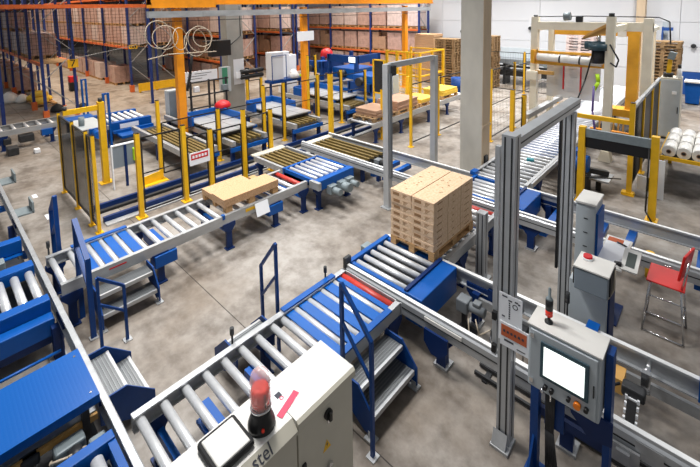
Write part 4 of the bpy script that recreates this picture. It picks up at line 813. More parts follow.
dp = thing('light_screen', 'tall narrow dark guard frame with yellow edges left of the slim portal', 'guard', (-8.9, 11, 0)); 
for x in (-9.14, -8.66): part(dp, 'post', 'yellow', MB().box(x-.03, x+.03, 10.97, 11.03, .02, 2.6))
part(dp, 'infill', 'dark_steel', MB().box(-9.1, -8.7, 10.99, 11.01, 1.42, 2.55)); part(dp, 'top_rail', 'yellow', MB().box(-9.14, -8.66, 10.97, 11.03, 2.56, 2.6)); part(dp, 'mid_rail', 'yellow', MB().box(-9.14, -8.66, 10.97, 11.03, 1.38, 1.43)); part(dp, 'foot', 'yellow', MB().box(-9.2, -8.6, 10.9, 11.1, 0, .02))
p0 = fence('dark yellow post pair with a grey tag beside the second orange crane leg', [(-11.9, 10.3, 2.6), (-11.9, 10.7, 2.6)], 2.6, .07, mesh=False)
part(p0, 'tag_plate', 'warm_grey_paint', MB().box(-11.83, -11.82, 10.3, 10.62, 1.55, 1.8))

# sheet stacks riding on a conveyor
sc2 = thing('roller_conveyor', 'long conveyor left of the concrete column carrying brown and yellow sheet stacks', 'conveyor', (-8.75, 12.8, 0))
part(sc2, 'side_rail', 'galvanised', rail_profile(MB(), 1, -8.2, 9.75, 16.2)); part(sc2, 'side_rail', 'galvanised', rail_profile(MB(), -1, -9.3, 9.75, 16.2))
for i in range(25): inst(sc2, 'roller', roller_mesh(1.04), (-9.27, 9.9+.255*i, .61))
for y in (10.0, 11.4, 13.2, 14.6, 16):
    for x in (-9.25, -8.25): inst(sc2, 'leg', LEG, (x, y, 0), math.pi/2)
def sheets(label, y0, y1, z0, n, m, h=.045, x0=-9.2, x1=-8.28):
    t = thing('sheet_stack', label, 'sheet stack', ((x0+x1)/2, (y0+y1)/2, z0))
    for k in range(n): j = random.uniform(-.02, .02); part(t, 'sheet', m, MB().box(x0+j, x1+j, y0+j, y1+j, z0+k*h, z0+(k+1)*h-.004))
    return t
bpal = pallet('wooden_pallet', 'wooden pallet under the dark brown sheet stack at the near conveyor end', -8.75, 10.6, .95, 1.3, .66, 'old_wood')
sheets('dark brown sheet stack nearest the viewer on the sheet conveyor', 10.1, 11.0, .80, 5, 'carton_brown')
pallet('wooden_pallet', 'wooden pallet under the pinkish brown sheet stack', -8.75, 11.9, .95, 1.3, .66)
sheets('pinkish brown sheet stack in the middle of the sheet conveyor', 11.25, 12.5, .80, 7, 'brown_sheet')
pallet('wooden_pallet', 'wooden pallet under the low yellow sheet stack', -8.75, 13.2, .95, 1.1, .66)
sheets('low yellow sheet stack beside the pinkish brown one', 12.75, 13.7, .80, 3, 'yellow_sheet')
pallet('wooden_pallet', 'wooden pallet under the taller yellow sheet stack', -8.75, 14.9, .95, 1.3, .66)
sheets('taller yellow sheet stack at the far end of the sheet conveyor', 14.3, 15.5, .80, 5, 'yellow_sheet')
wc = thing('white_cabinet', 'white switch cabinet with green top edge behind the slim portal', 'cabinet', (-9.6, 13.2, 0))
part(wc, 'body', 'light_grey_paint', MB().box(-10.5, -9.5, 12.6, 13.0, .05, 1.75), bevel=.015); part(wc, 'top_trim', 'green_paint', MB().box(-10.45, -9.55, 12.58, 12.6, 1.66, 1.70)); part(wc, 'switch', 'black', MB().box(-9.95, -9.9, 12.57, 12.6, 1.05, 1.25)); part(wc, 'switch', 'black', MB().box(-9.8, -9.72, 12.57, 12.6, 1.15, 1.2)); part(wc, 'cable', 'black', MB().tube([(-9.75, 12.58, 1.15), (-9.68, 12.57, .95), (-9.72, 12.58, .8)], .014)); part(wc, 'plinth', 'dark_steel', MB().box(-10.48, -9.52, 12.62, 12.98, 0, .05))
yg = thing('guard_cage', 'bright yellow tube guard cage behind the yellow sheet stacks', 'cage', (-10.9, 15.4, 0))
for x, y in ((-11.8, 15.2), (-11.2, 15.2), (-10.6, 15.2), (-9.95, 15.2), (-9.95, 16.2), (-9.95, 17.2), (-11.8, 17.2)): part(yg, 'post', 'yellow', MB().box(x-.05, x+.05, y-.05, y+.05, 0, 2.4))
for z in (.3, 1.3, 2.36): part(yg, 'rail', 'yellow', MB().box(-11.8, -9.95, 15.17, 15.23, z-.03, z+.03)); part(yg, 'rail', 'yellow', MB().box(-9.98, -9.92, 15.2, 17.2, z-.03, z+.03)); part(yg, 'rail', 'yellow', MB().box(-11.8, -9.95, 17.17, 17.23, z-.03, z+.03))
wire_panel(yg, (-11.8, 15.2), (-9.95, 15.2), .3, 2.36, .12, .12, .006, 'yellow')
solo('yellow_slide', 'yellow', MB().prism([(13.3, 0), (13.8, 0), (13.65, 1.6), (13.5, 1.6)], 0, -9.5, -9.42), 'steep yellow plate between the white cabinet and the cage', 'plate', org=(-9.46, 13.5, 0))
solo('blue_drum', 'deep_blue', MB().lathe((-9.4, 17.6, 0), [(.3, 0), (.3, .3), (.31, .32), (.3, .34), (.3, .6), (.31, .62), (.3, .64), (.3, 1.0)], 18), 'dark blue drum below the pallet stacks left of the concrete column', 'drum', org=(-9.4, 17.6, 0))
solo('blue_drum', 'deep_blue', MB().lathe((-8.2, 17.4, 0), [(.33, 0), (.33, .3), (.34, .32), (.33, .34), (.33, .66), (.34, .68), (.33, .7), (.33, .95)], 18), 'dark blue drum right of the other drum, nearer the concrete column', 'drum', org=(-8.2, 17.4, 0))

# ------------------------------------------------------------------ orange gantry crane
cr = thing('gantry_crane', 'orange gantry crane frame on three legs with a long grey rail', 'crane', (-12.95, 11.8, 0))
for y in (5.73, 11.05, 18.3):
    part(cr, 'leg', 'orange', MB().box(-13.06, -12.84, y-.12, y+.12, .03, 4.5)); part(cr, 'leg_foot', 'orange', MB().box(-13.15, -12.75, y-.2, y+.2, 0, .03))
part(cr, 'main_beam', 'orange', MB().box(-13.1, -12.8, 4.9, 20.9, 4.68, 4.86)); part(cr, 'beam_flange', 'orange', MB().box(-13.15, -12.75, 4.9, 20.9, 4.62, 4.68)); part(cr, 'beam_end', 'orange', MB().box(-13.15, -12.74, 4.9, 7.0, 4.52, 4.95))
part(cr, 'grey_rail', 'galvanised', MB().box(-12.78, -12.6, 4.75, 20.3, 4.22, 4.42)); part(cr, 'rail_end', 'galvanised', MB().box(-12.8, -12.58, 20.3, 20.36, 4.2, 4.6)); part(cr, 'rail_joint', 'galvanised', MB().box(-12.6, -12.585, 6.45, 7.3, 4.24, 4.40)); part(cr, 'wire', 'dark_steel', MB().cyl((-12.7, 5, 4.1), (-12.7, 20, 4.1), .012, 6))
hs = MB()
for y, z, r, k in ((4.95, 3.72, .42, .2), (5.15, 3.62, .36, -.3), (5.6, 3.55, .35, .6), (6.25, 3.5, .42, .1), (6.35, 3.55, .3, -.2), (6.1, 3.4, .44, .3)): hs.torus((-12.5, y, z), r, .014, (1, k, .1), 22, 5)
part(cr, 'coiled_hose', 'cable_white', hs, 'loops of pale hose hanging from the rail', kind='stuff'); part(cr, 'hose', 'cable_white', MB().tube([(-12.5, 4.6, 3.0), (-12.5, 5.2, 3.1), (-12.5, 6.8, 3.05)], .02))
part(cr, 'notice_board', 'paper', MB().box(-12.79, -12.77, 10.55, 11.45, 3.1, 3.5))

# ------------------------------------------------------------------ wrapping machine
wr = thing('wrapping_machine', 'cream portal wrapping machine with a yellow inner frame over the long rollers', 'machine', (-3.4, 15.5, 0))
part(wr, 'leg', 'cream', MB().box(-5.1, -4.88, 14.88, 15.12, .02, 4.0)); part(wr, 'leg', 'cream', MB().box(-1.86, -1.62, 14.88, 15.12, .02, 3.95)); part(wr, 'leg', 'cream', MB().box(-4.95, -4.77, 16.3, 16.5, .02, 3.7)); part(wr, 'leg', 'cream', MB().box(-2.44, -2.24, 12.88, 13.1, .02, 4.05)); part(wr, 'leg', 'cream', MB().box(-1.95, -1.8, 17.3, 17.45, .02, 3.6))
part(wr, 'foot', 'cream', MB().prism([(-5.2, 0), (-4.78, 0), (-4.88, .3), (-5.1, .3)], 1, 14.86, 15.14)); part(wr, 'foot', 'cream', MB().prism([(-2.5, 0), (-2.18, 0), (-2.24, .3), (-2.44, .3)], 1, 12.84, 13.14))
part(wr, 'top_beam', 'cream', MB().box(-5.1, -1.62, 14.9, 15.1, 3.55, 3.82)); part(wr, 'top_beam', 'cream', MB().box(-4.95, -1.8, 17.3, 17.48, 3.45, 3.65)); part(wr, 'side_beam', 'cream', MB().box(-5.08, -4.9, 15.1, 17.3, 3.5, 3.7)); part(wr, 'side_beam', 'cream', MB().box(-2.40, -2.26, 13.1, 14.9, 3.6, 3.78)); part(wr, 'side_beam', 'cream', MB().box(-1.84, -1.70, 15.1, 17.3, 3.5, 3.62))
part(wr, 'inner_beam', 'amber', MB().box(-4.95, -2.3, 16.4, 16.62, 3.30, 3.56)); part(wr, 'inner_leg', 'amber', MB().box(-2.45, -2.12, 16.36, 16.66, .62, 3.56)); part(wr, 'inner_foot', 'amber', MB().box(-2.9, -2.1, 16.2, 16.8, .55, .8)); part(wr, 'collar', 'plastic_roll', MB().box(-2.75, -2.5, 16.38, 16.64, 3.28, 3.58))
part(wr, 'gusset', 'tan_paint', MB().prism([(-3.0, 3.42), (-2.3, 3.62), (-2.3, 3.95), (-2.95, 3.55)], 1, 12.95, 13.05)); part(wr, 'gusset_rib', 'tan_paint', MB().bar((-3.0, 12.93, 3.46), (-2.3, 12.93, 3.9), .05))
hd = part(wr, 'drive_head', 'dark_steel', MB().cyl((-2.62, 13.0, 2.75), (-2.62, 13.0, 3.15), .17, 16)); part(hd, 'motor', 'bezel', MB().cyl((-2.95, 13.0, 3.25), (-2.25, 13.0, 3.25), .12, 14).cyl((-2.62, 13, 3.12), (-2.62, 13, 3.3), .26, 16)); part(hd, 'shaft', 'chrome', MB().cyl((-2.62, 13, 3.3), (-2.62, 13, 3.55), .05, 10))
part(wr, 'carriage_beam', 'amber', MB().box(-5.0, -2.7, 14.75, 14.9, 2.36, 2.48)); part(wr, 'carriage_beam', 'amber', MB().box(-5.0, -2.7, 14.95, 15.05, 2.72, 2.80)); part(wr, 'carriage_end', 'amber', MB().box(-5.0, -4.88, 14.6, 15.0, 2.4, 2.85)); part(wr, 'carriage_end', 'amber', MB().box(-2.8, -2.7, 14.6, 15.0, 2.4, 2.85))
fr = part(wr, 'film_roll', 'plastic_roll', MB().cyl((-4.8, 14.72, 2.62), (-2.85, 14.72, 2.55), .13, 18)); 
for x in (-4.1, -3.5): part(fr, 'band', 'dark_steel', MB().cyl((x, 14.72, 2.62-.036*(x+4.8)), (x+.05, 14.72, 2.617-.036*(x+4.8)), .134, 18))
part(wr, 'film_sheet', 'film', MB().box(-4.6, -2.95, 15.1, 15.104, 1.2, 2.4), 'grey translucent film curtain'); part(wr, 'red_strip', 'red', MB().box(-4.08, -4.03, 15.085, 15.09, 1.5, 2.36)); part(wr, 'red_strip', 'red', MB().box(-3.55, -3.5, 15.085, 15.09, 1.4, 2.36))
part(wr, 'knuckle', 'cream', MB().box(-5.2, -4.8, 14.7, 15.2, 1.75, 2.1), bevel=.05); part(wr, 'knuckle_arm', 'tan_paint', MB().box(-4.9, -4.3, 14.8, 14.9, 2.0, 2.12)); part(wr, 'lime_hose', 'lime', MB().tube([(-2.95, 14.6, 2.2), (-2.9, 14.55, 1.95), (-3.0, 14.5, 1.7)], .06, 8)); part(wr, 'hose', 'rubber', MB().tube([(-2.7, 12.9, 3.2), (-2.85, 12.7, 2.3), (-3.1, 12.4, 1.3), (-3.0, 12.3, .7)], .02)); part(wr, 'hose', 'purple', MB().tube([(-2.8, 13.5, 2.0), (-2.75, 13.2, 1.3), (-2.6, 13.1, .5)], .03))
part(wr, 'lamp_bracket', 'dark_steel', MB().tube([(-5.0, 15.0, 4.0), (-3.4, 15.0, 4.02), (-1.5, 15.0, 3.98), (-1.25, 15.0, 3.85), (-1.2, 15.0, 3.2)], .018)); part(wr, 'lamp', 'motor_grey', MB().cyl((-4.05, 14.9, 4.0), (-3.85, 14.9, 4.02), .14, 12)); part(wr, 'fan', 'dark_steel', MB().box(-3.7, -3.5, 14.9, 15.05, 3.82, 4.02), bevel=.02); part(wr, 'cap', 'black', MB().cyl((-4.99, 15, 3.82), (-4.99, 15, 4.06), .07, 10)); part(wr, 'cap', 'black', MB().cyl((-2.34, 13, 4.05), (-2.34, 13, 4.15), .07, 10))
part(wr, 'base_rail', 'galvanised', MB().box(-4.9, -4.7, 13.7, 17.5, .62, .78)); part(wr, 'cable', 'rubber', MB().tube([(-2.33, 12.86, 3.3), (-2.1, 12.8, 2.9), (-2.15, 12.8, 2.7), (-2.3, 12.86, 2.8)], .02))
wd = thing('winding_drive', 'blue motor drive on the floor right of the long roller conveyor', 'motor', (-2.35, 10.7, 0))
part(wd, 'motor', 'blue', MB().cyl((-2.6, 10.4, .7), (-2.2, 10.4, .7), .2, 16).box(-2.55, -2.3, 10.3, 10.6, .8, 1.0)); part(wd, 'stand', 'dark_steel', MB().box(-2.6, -2.2, 10.2, 10.7, 0, .52)); part(wd, 'arm', 'dark_steel', MB().bar((-2.3, 10.6, .5), (-1.9, 10.9, .4), .12)); part(wd, 'plate', 'galvanised', MB().box(-2.3, -1.8, 10.5, 11.1, .3, .34)); part(wd, 'leg', 'dark_steel', MB().box(-2.1, -2.0, 10.7, 10.8, 0, .3))
ml = thing('machine_base', 'dark machinery with rods at the right foot of the wrapping machine', 'machine', (-2.3, 14.6, 0)); part(ml, 'block', 'dark_steel', MB().box(-2.75, -2.1, 14.0, 15.6, .02, .5), bevel=.03); part(ml, 'motor', 'motor_grey', MB().cyl((-2.4, 13.9, .7), (-2.4, 14.4, .7), .16, 14)); 
for k in range(6): part(ml, 'rod', 'tan_paint', MB().box(-2.7+.12*k, -2.66+.12*k, 13.8, 13.86, .3, .95))
part(ml, 'beam', 'orange', MB().box(-2.8, -1.6, 13.2, 13.3, .72, .82))
yf = thing('light_barrier_frame', 'yellow two-post barrier with a grey beam and black curtain by the wrapping machine', 'barrier', (-1.58, 9.9, 0))
part(yf, 'post', 'yellow', MB().box(-2.3, -2.17, 9.83, 9.97, .02, 1.72)); part(yf, 'post', 'yellow', MB().box(-1.0, -.87, 9.83, 9.97, .02, 1.75)); part(yf, 'top_beam', 'motor_grey', MB().prism([(-2.17, 1.68), (-1.0, 1.68), (-1.0, 1.50), (-2.17, 1.50)], 1, 9.86, 9.94)); part(yf, 'curtain', 'black', MB().box(-2.17, -1.0, 9.89, 9.91, 1.26, 1.50)); part(yf, 'foot_plate', 'yellow', MB().box(-2.34, -2.13, 9.78, 10.02, 0, .02)); part(yf, 'foot_plate', 'yellow', MB().box(-1.04, -.83, 9.78, 10.02, 0, .02)); part(yf, 'cable', 'black', MB().tube([(-1.02, 9.82, 1.5), (-1.03, 9.8, .2), (-.9, 9.7, .03), (-.7, 9.65, .03)], .016)); part(yf, 'chain', 'black', MB().cyl((-2.2, 9.95, .55), (-1.62, 10.8, .38), .014, 6))
bf = fence('black mesh fence with yellow posts along the right side of the wrapping machine', [(-1.48, 10.95, 2.15), (-1.5, 12.6, 2.0), (-1.5, 14.2, 2.0), (-1.52, 15.9, 2.0)], 2.0, .10, dense=True)
for a, b in ((11.0, 12.55), (12.65, 14.15), (14.25, 15.85)): part(bf, 'dark_panel', 'black', MB().box(-1.51, -1.49, a, b, .15, 1.9))
part(bf, 'top_rail', 'galvanised', MB().box(-1.53, -1.46, 10.95, 15.9, 1.98, 2.06)); part(bf, 'crossbar', 'yellow', MB().box(-2.7, -1.5, 11.0, 11.08, 1.62, 1.72), 'yellow crossbar'); part(bf, 'yellow_foot', 'yellow', MB().box(-1.62, -1.38, 10.86, 11.04, 0, .06))
for i, (y0, y1, z0, z1, lab) in enumerate(((11.45, 11.75, .3, .9, 'larger white notice plate leaning behind the right yellow barrier post'), (11.1, 11.4, .15, .55, 'smaller white notice plate left of the larger one behind the barrier post'))): solo('notice_plate', 'paper', MB().box(-1.15-.2*i, -.86-.24*i, 11.1, 11.13, .0+.12*i, .9-.45*i), lab, 'plate', org=(-1.0-.2*i, 11.1, 0))
solo('floor_sticker', 'yellow_sheet', MB().box(-.62, -.44, 9.6, 9.76, 0, .004), 'small yellow sticker on the floor right of the yellow barrier', 'sticker', org=(-.53, 9.7, 0))
rc = thing('grey_cabinet', 'tall grey-green control cabinet at the right end of the black mesh fence', 'cabinet', (-1.2, 16.5, 0))
part(rc, 'body', 'warm_grey_paint', MB().box(-1.52, -.98, 16.3, 16.9, .08, 2.02), bevel=.015); part(rc, 'door', 'light_grey_paint', MB().box(-1.5, -1.0, 16.28, 16.3, .12, 1.96), bevel=.005); part(rc, 'plinth', 'dark_steel', MB().box(-1.5, -1.0, 16.34, 16.86, 0, .08)); part(rc, 'vent', 'paper', MB().box(-1.2, -1.08, 16.27, 16.28, 1.5, 1.6)); part(rc, 'handle', 'black', MB().box(-1.05, -1.03, 16.26, 16.28, .9, 1.1))
ya = thing('robot_arm', 'small yellow bent arm with a grey head standing on the tall grey cabinet', 'arm', (-1.3, 16.5, 2.02)); part(ya, 'upright', 'yellow', MB().bar((-1.34, 16.5, 2.02), (-1.30, 16.5, 2.6), .12)); part(ya, 'head', 'motor_grey', MB().cbox((-1.26, 16.45, 2.72), (.18, .18, .24), Matrix.Rotation(.3, 3, 'Y'))); part(ya, 'base', 'black', MB().cyl((-1.34, 16.5, 2.02), (-1.34, 16.5, 2.16), .13, 12))
btl = thing('spray_bottle', 'white and black bottle standing on the tall grey cabinet', 'bottle', (-1.05, 16.5, 2.02)); part(btl, 'body', 'paper', MB().lathe((-1.06, 16.5, 2.02), [(.07, 0), (.07, .24), (.04, .3)], 12)); part(btl, 'cap', 'black', MB().cyl((-1.06, 16.5, 2.32), (-1.06, 16.5, 2.44), .045, 10))
for i, (x, y, lab) in enumerate(((-1.25, 22.6, 'blue lidded waste bin by the white wall right of the grey cabinet'), (-.3, 23.3, 'dark blue container at the right edge by the white wall'))):
    t = thing('waste_bin', lab, 'bin', (x+.2, y+.3, 0)); part(t, 'body', 'blue' if i == 0 else 'deep_blue', MB().prism([(x+.05, .05), (x+.5, .05), (x+.56, .95), (x, .95)], 1, y, y+.6)); part(t, 'lid', 'white_paint' if i == 0 else 'deep_blue', MB().box(x-.03, x+.6, y-.04, y+.64, .95, 1.02), bevel=.01); part(t, 'wheel', 'rubber', MB().cyl((x+.05, y+.55, .08), (x+.5, y+.55, .08), .08, 12))
# film roll table
rt = thing('roll_table', 'yellow-edged low table carrying rows of white film rolls at the right', 'table', (-.5, 12.9, 0))
part(rt, 'top', 'dark_steel', MB().box(-1.02, .35, 11.72, 14.0, .78, .82)); part(rt, 'front_edge', 'yellow', MB().box(-1.05, .38, 11.68, 11.74, .76, .84)); part(rt, 'side_edge', 'yellow', MB().box(-1.05, -1.0, 11.7, 14.0, .76, .84))
for x in (-.98, .3):
    for y in (11.8, 13.9): part(rt, 'leg', 'yellow', MB().box(x-.04, x+.04, y-.04, y+.04, .0, .78))
WR = ['leftmost', 'second leftmost', 'third leftmost', 'rightmost']
for i in range(4):
    for k in range(3):
        x = -.86+.27*i; y = 11.76+.66*k
        t = thing('film_roll', 'white film roll, %s in the %s row on the yellow-edged table' % (('nearest', 'middle', 'furthest')[k], WR[i]), 'film roll', (x, y, .82), 'white film rolls on the table')
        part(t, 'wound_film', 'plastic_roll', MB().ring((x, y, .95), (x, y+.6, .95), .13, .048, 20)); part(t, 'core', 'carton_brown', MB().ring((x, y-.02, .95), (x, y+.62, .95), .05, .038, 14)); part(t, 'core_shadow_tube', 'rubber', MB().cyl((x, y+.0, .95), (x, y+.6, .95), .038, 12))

# ------------------------------------------------------------------ stacks of empty pallets
def flat_pallet(lx, ly, m):
    mb = MB()
    for i in range(3): y = -ly/2+.05+(ly-.1)*i/2; mb.box(-lx/2, lx/2, y-.05, y+.05, 0, .022)
    for i in range(3):
        for j in range(3): mb.box(-lx/2+(lx-.14)*i/2, -lx/2+(lx-.14)*i/2+.14, -ly/2+(ly-.1)*j/2, -ly/2+(ly-.1)*j/2+.1, .022, .10)
    for k in range(5): y = -ly/2+.06+(ly-.12)*k/4; mb.box(-lx/2, lx/2, y-.06, y+.06, .10, .14)
    return mb.mesh('pallet', m)
PAL = {m: flat_pallet(1.2, .8, m) for m in ('old_wood', 'wood', 'wrapped_pale')}
def cnt(i, n): return 'topmost' if i == n-1 else 'lowest' if i == 0 else ordinal(i) + ' from the floor'
def pallet_stack(x, y, n, m, where, z0=0, pitch=.148):
    for i in range(n):
        o = link('empty_pallet', PAL[m], None, (x+random.uniform(-.02, .02), y+random.uniform(-.02, .02), z0+i*.1401)); o.rotation_euler.z = random.uniform(-.02, .02)
        tag(o, 'empty pallet, %s in the stack %s' % (cnt(i, n), where), 'pallet', 'empty pallets ' + where)
def cnt(i, n):
    if i == n-1: return 'topmost'
    if i == 0: return 'lowest'
    w_ = ['', 'second', 'third', 'fourth', 'fifth', 'sixth', 'seventh', 'eighth', 'ninth', 'tenth', 'eleventh']
    return w_[i]+' from the floor' if i < 11 else w_[n-1-i]+' from the top'
pallet_stack(-11.25, 20.0, 19, 'old_wood', 'left of the concrete column')
pallet_stack(-9.6, 21.2, 20, 'old_wood', 'touching the concrete column edge')
pallet_stack(-5.3, 22.6, 21, 'wrapped_pale', 'behind the wrapping machine')
pallet_stack(-1.95, 21.6, 20, 'old_wood', 'right of the wrapping machine')
ob = thing('board_stack', 'tall stack of chipboard sheets by the white wall beside the empty pallets', 'sheet stack', (-12.9, 20.6, 0))
for k in range(18): j = random.uniform(-.02, .02); part(ob, 'board', 'osb', MB().box(-13.6+j, -12.3+j, 20.2, 21.2, .05+.155*k, .05+.155*k+.145))

# ------------------------------------------------------------------ pallet racks
RU = {}
def rack(label, xs, y0, y1, levels, top, braces=True, net=None, feet=False):
    t = thing('pallet_rack', label, 'rack', (xs[0], (y0+y1)/2, 0))
    for x in xs:
        for y in (y0, y1):
            part(t, 'upright', 'rack_blue', MB().box(x-.06, x+.06, y-.05, y+.05, .01, top)); part(t, 'foot_guard', 'rack_orange', MB().box(x-.10, x+.10, y-.10, y+.10, 0, .38 if y == y0 else .02))
        for k in range(int(top/1.2)):
            a, b = (y0, y1) if k % 2 else (y1, y0); part(t, 'brace', 'galvanised', MB().bar((x, a, .4+1.2*k), (x, b, 1.5+1.2*k), .05, .03))
    for z in levels:
        for a, b in zip(xs, xs[1:]):
            for y in (y0, y1): part(t, 'beam', 'rack_orange', MB().box(a-.06, b+.06, y-.035, y+.035, z-.13, z))
            part(t, 'shelf_deck', 'old_wood', MB().box(a-.06, b+.06, y0+.05, y1-.05, z-.03, z-.005))
    return t
LOADS = []
for v in range(4):
    m = ('wrapped_carton', 'wrapped_pale', 'carton_brown', 'wrapped_carton')[v]; mb = MB(); rnd = random.Random(v)
    for i in range(2):
        for j in range(3):
            for k in range(4):
                if v == 2 and k == 3 and (i+j) % 2: continue
                q = lambda: rnd.uniform(-.012, .012)
                mb.box(-.58+i*.585+q(), -.58+i*.585+.57+q(), -.48+j*.325+q(), -.48+j*.325+.315+q(), .14+k*.25, .14+k*.25+.245)
    LOADS.append((mb.mesh('carton_block', m), flat_pallet(1.2, .96, 'wood')))
def load(x, y, z, v, label, group, rot=0, s=1):
    t = thing('pallet_load', label, 'pallet load', (x, y, z), group); t.rotation_euler.z = rot
    a = link('carton_block', LOADS[v][0], t); a['kind'] = 'stuff'; a.scale.z = s; link('pallet', LOADS[v][1], t)
    return t
def bays(rackname, xs, ys, y, z, n2, grp, skip=(), second=False, vs_=(0, 1, 0, 3), s=1):
    """loads side by side on one level, counted from the end that faces the conveyors"""
    i = 0
    for a, b in zip(xs, xs[1:]):
        L = abs(b-a); k = max(1, int(L/1.34)); d = L/k
        for j in range(k):
            x = a-(j+.5)*d; i += 1
            if i in skip or i > 24: continue
            load(x, y, z, vs_[i % 4], 'carton load %s, %s from near end' % (grp, ordinal(i-1)), 'carton loads '+grp, 0, s)
            if second: load(x, y, z+1.15, vs_[(i+1) % 4], 'upper carton load %s, %s from near end' % (grp, ordinal(i-1)), 'upper carton loads '+grp, 0, s)
xb = [-24.0, -28.3, -32.6, -36.9, -41.2, -45.5, -49.8, -54.1]
rack('blue and orange pallet rack on the far side of the aisle, orange foot guards', xb, 7.9, 9.0, (2.5, 5.3), 6.0)
bays('b', xb, None, 8.45, 2.5, 0, 'on the raised shelf of the aisle rack', second=True)
bays('b', xb, None, 8.45, .0, 0, 'on the floor level of the aisle rack', skip=(1, 2, 4))
rack('blue and orange pallet rack backing onto the aisle rack', xb[:3], 9.3, 10.4, (2.5, 5.3), 6.0)
bays('b2', xb[:3], None, 9.85, 2.5, 0, 'on the rack backing the aisle rack', second=True, vs_=(1, 0, 2, 0))
xa = [-20.6, -23.1, -25.9, -28.7, -31.5, -34.3, -37.1, -39.9]
rack('blue and orange pallet rack at the left edge of the picture', xa, 3.4, 4.52, (2.35, 4.78), 6.0)
bays('a', xa, None, 3.96, 2.35, 0, 'on the raised shelf of the left rack', vs_=(1, 1, 0, 1), skip=(1,))
bays('a', xa[3:], None, 3.96, 3.5, 0, 'stacked higher on the left rack', vs_=(1, 0, 1, 0), s=.9)
bays('a', xa[3:], None, 3.96, .0, 0, 'on the floor level of the left rack', vs_=(2, 0, 2, 3))
for i, (y0, y1, lab) in enumerate(((12.6, 13.7, 'behind the grey column'), (14.0, 15.1, 'right of the grey column'), (17.2, 18.3, 'behind the second crane leg'), (18.6, 19.7, 'right of the second crane leg'))):
    xs = [-22.6, -26.9, -31.2]
    rack('blue and orange pallet rack end seen %s' % lab, xs, y0, y1, (1.3, 2.9, 5.2), 6.0)
    bays('c', xs, None, (y0+y1)/2, .0, 0, 'on the floor %s' % lab, vs_=(0, 2, 1, 3), s=.9)
    bays('c', xs, None, (y0+y1)/2, 1.3, 0, 'on the middle shelf %s' % lab, vs_=(1, 0, 2, 3), s=1.1)
    bays('c', xs, None, (y0+y1)/2, 2.9, 0, 'on the top shelf %s' % lab, vs_=(0, 1, 3, 0), s=1.5)
xd = [-14.6, -18.7, -22.8, -26.9]
rack('blue and orange pallet rack along the white back wall', xd, 22.2, 23.3, (1.4, 3.0, 5.4), 6.0)
bays('d', xd, None, 22.75, .0, 0, 'on the floor level of the back wall rack', vs_=(2, 0, 1, 3), s=1.0)
bays('d', xd, None, 22.75, 1.4, 0, 'on the middle shelf of the back wall rack', vs_=(0, 3, 0, 2), s=1.15)
bays('d', xd, None, 22.75, 3.0, 0, 'on the top shelf of the back wall rack', vs_=(0, 1, 1, 0), s=1.4)
# net portal at the aisle mouth
npx = -20.25
nt_ = thing('rack_net', 'blue uprights with an orange beam and a net hung across the aisle mouth', 'net', (npx, 4.5, 0))
for y, w_ in ((2.0, .12), (7.55, .10)): part(nt_, 'upright', 'rack_blue', MB().box(npx-w_/2, npx+w_/2, y-w_/2, y+w_/2, .01, 6)); part(nt_, 'foot', 'rack_blue', MB().box(npx-.12, npx+.12, y-.12, y+.12, 0, .01))
part(nt_, 'beam', 'rack_orange', MB().box(npx-.05, npx+.05, -1.0, 9.0, 4.62, 4.78)); part(nt_, 'brace', 'galvanised', MB().bar((npx, 4.5, 2.5), (npx, 7.5, 2.95), .02))
wire_panel(nt_, (npx, -1.0), (npx, 9.0), 2.55, 4.62, .14, .14, .005, name='net')
s7 = thing('aisle_sign', 'yellow aisle sign with a black 7 on the blue net upright', 'sign', (npx-.25, 4.45, 2.1)); part(s7, 'plate', 'yellow', MB().box(npx-.26, npx-.24, 4.27, 4.66, 2.08, 2.44)); o = inst(s7, 'numeral', text_mesh('7', .42, 'black'), (npx-.236, 4.465, 2.26)); o.rotation_euler = (math.pi/2, 0, math.pi/2)
s8 = thing('aisle_sign', 'small yellow sign with dark marks at the end of the aisle rack', 'sign', (-23.9, 8.0, 2.4)); part(s8, 'plate', 'yellow', MB().box(-23.92, -23.9, 7.85, 8.3, 2.40, 2.62)); part(s8, 'marks', 'black', MB().box(-23.9, -23.895, 7.92, 7.97, 2.45, 2.57).box(-23.9, -23.895, 8.02, 8.1, 2.45, 2.57).box(-23.9, -23.895, 8.15, 8.23, 2.45, 2.57), kind='stuff')
eg = thing('rack_end_guard', 'long yellow steel guard on the floor at the end of the aisle rack', 'guard', (-23.3, 9, 0)); part(eg, 'plate', 'yellow', MB().box(-23.34, -23.28, 8.0, 10.1, .08, .52)); 
for y in (8.1, 9.0, 10.0): part(eg, 'post', 'yellow', MB().box(-23.44, -23.34, y-.05, y+.05, 0, .5))
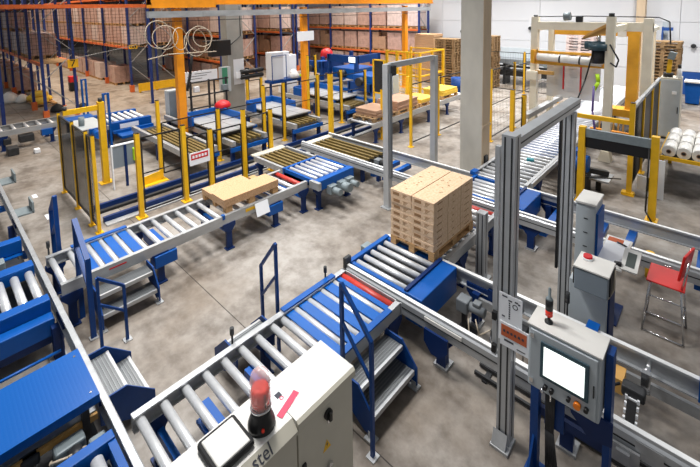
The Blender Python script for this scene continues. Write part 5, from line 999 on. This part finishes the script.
# things on the floor near the left rack
pc = pallet('wooden_pallet', 'wooden pallet with yellow bags in front of the left rack', -24.55, 3.9, 2.1, .9, .0, 'wood')
for i, (x, y, z, lab) in enumerate(((-23.85, 3.75, .14, 'yellow bag at the near end of the pallet by the left rack'), (-24.5, 4.0, .14, 'yellow bag in the middle of the pallet by the left rack'), (-25.1, 3.75, .14, 'yellow bag at the far end of the pallet by the left rack'), (-24.2, 3.8, .42, 'yellow bag lying on top of the other yellow bags'))):
    solo('yellow_bag', 'yellow_sheet', MB().lathe((x, y, z), [(.28, 0), (.36, .08), (.33, .2), (.18, .28), (.05, .3)], 10), lab, 'bag', 'yellow bags on the pallet', org=(x, y, z))
for i, (x, y, r, m, lab) in enumerate(((-22.0, 4.05, .26, 'rubber', 'black bag on the floor between the blue net uprights'), (-21.6, 4.95, .22, 'rubber', 'dark bundle on the floor right of the blue net uprights'), (-26.2, 2.9, .4, 'plastic_roll', 'heap of white film on the floor at the far left'), (-25.8, 3.35, .3, 'plastic_roll', 'smaller heap of white film beside the yellow bags'))):
    solo('floor_bundle', m, MB().lathe((x, y, 0), [(r, 0), (r*1.1, r*.3), (r*.8, r*.9), (r*.3, r*1.3), (r*.08, r*1.35)], 9), lab, 'bundle', org=(x, y, 0))
rbn = thing('red_black_container', 'small red-topped black container standing in the aisle', 'container', (-27.2, 5.85, 0)); part(rbn, 'body', 'black', MB().box(-27.4, -27.0, 5.65, 6.05, .0, .5), bevel=.03); part(rbn, 'top', 'red', MB().box(-27.4, -27.0, 5.65, 6.05, .5, .85), bevel=.03)

for i in range(3):
    for k in range(4): load(-58.5, 4.6+1.3*i, 1.136*k, (i+k) % 4, 'carton load across the far end of the aisle, %s on the %s' % (('left', 'middle', 'right')[i], ('floor', 'second tier', 'third tier', 'top tier')[k]), 'carton loads at the aisle end', math.pi/2)
# grey machinery standing along the back wall left of the wrapping machine
bm_ = thing('wall_conveyor', 'long grey conveyor machine along the back wall left of the wrapping machine', 'conveyor', (-8, 22.6, 0))
part(bm_, 'bed', 'grey_plastic', MB().box(-11, -5.9, 22.3, 23.4, 1.2, 1.45)); part(bm_, 'guard', 'light_grey_paint', MB().box(-11, -5.9, 23.3, 23.4, 1.45, 2.0)); part(bm_, 'cable_tray', 'dark_steel', MB().box(-11, -5.9, 22.35, 22.5, 1.0, 1.1)); part(bm_, 'lower_bed', 'dark_steel', MB().box(-10.6, -6.2, 22.5, 23.2, .5, .8))
for x in (-10.6, -9.1, -7.6, -6.2): part(bm_, 'leg', 'dark_steel', MB().box(x-.06, x+.06, 22.4, 23.2, 0, 1.2))
for x in (-9.6, -8.0, -6.8): part(bm_, 'motor', 'motor_grey', MB().cyl((x, 22.1, 1.3), (x, 22.3, 1.3), .16, 12))

fence('dark yellow post pair behind the grey column, right of the first grey-topped table', [(-13.65, 8.66, 1.7), (-13.65, 9.32, 1.7)], 2.0, .08, mesh=False)
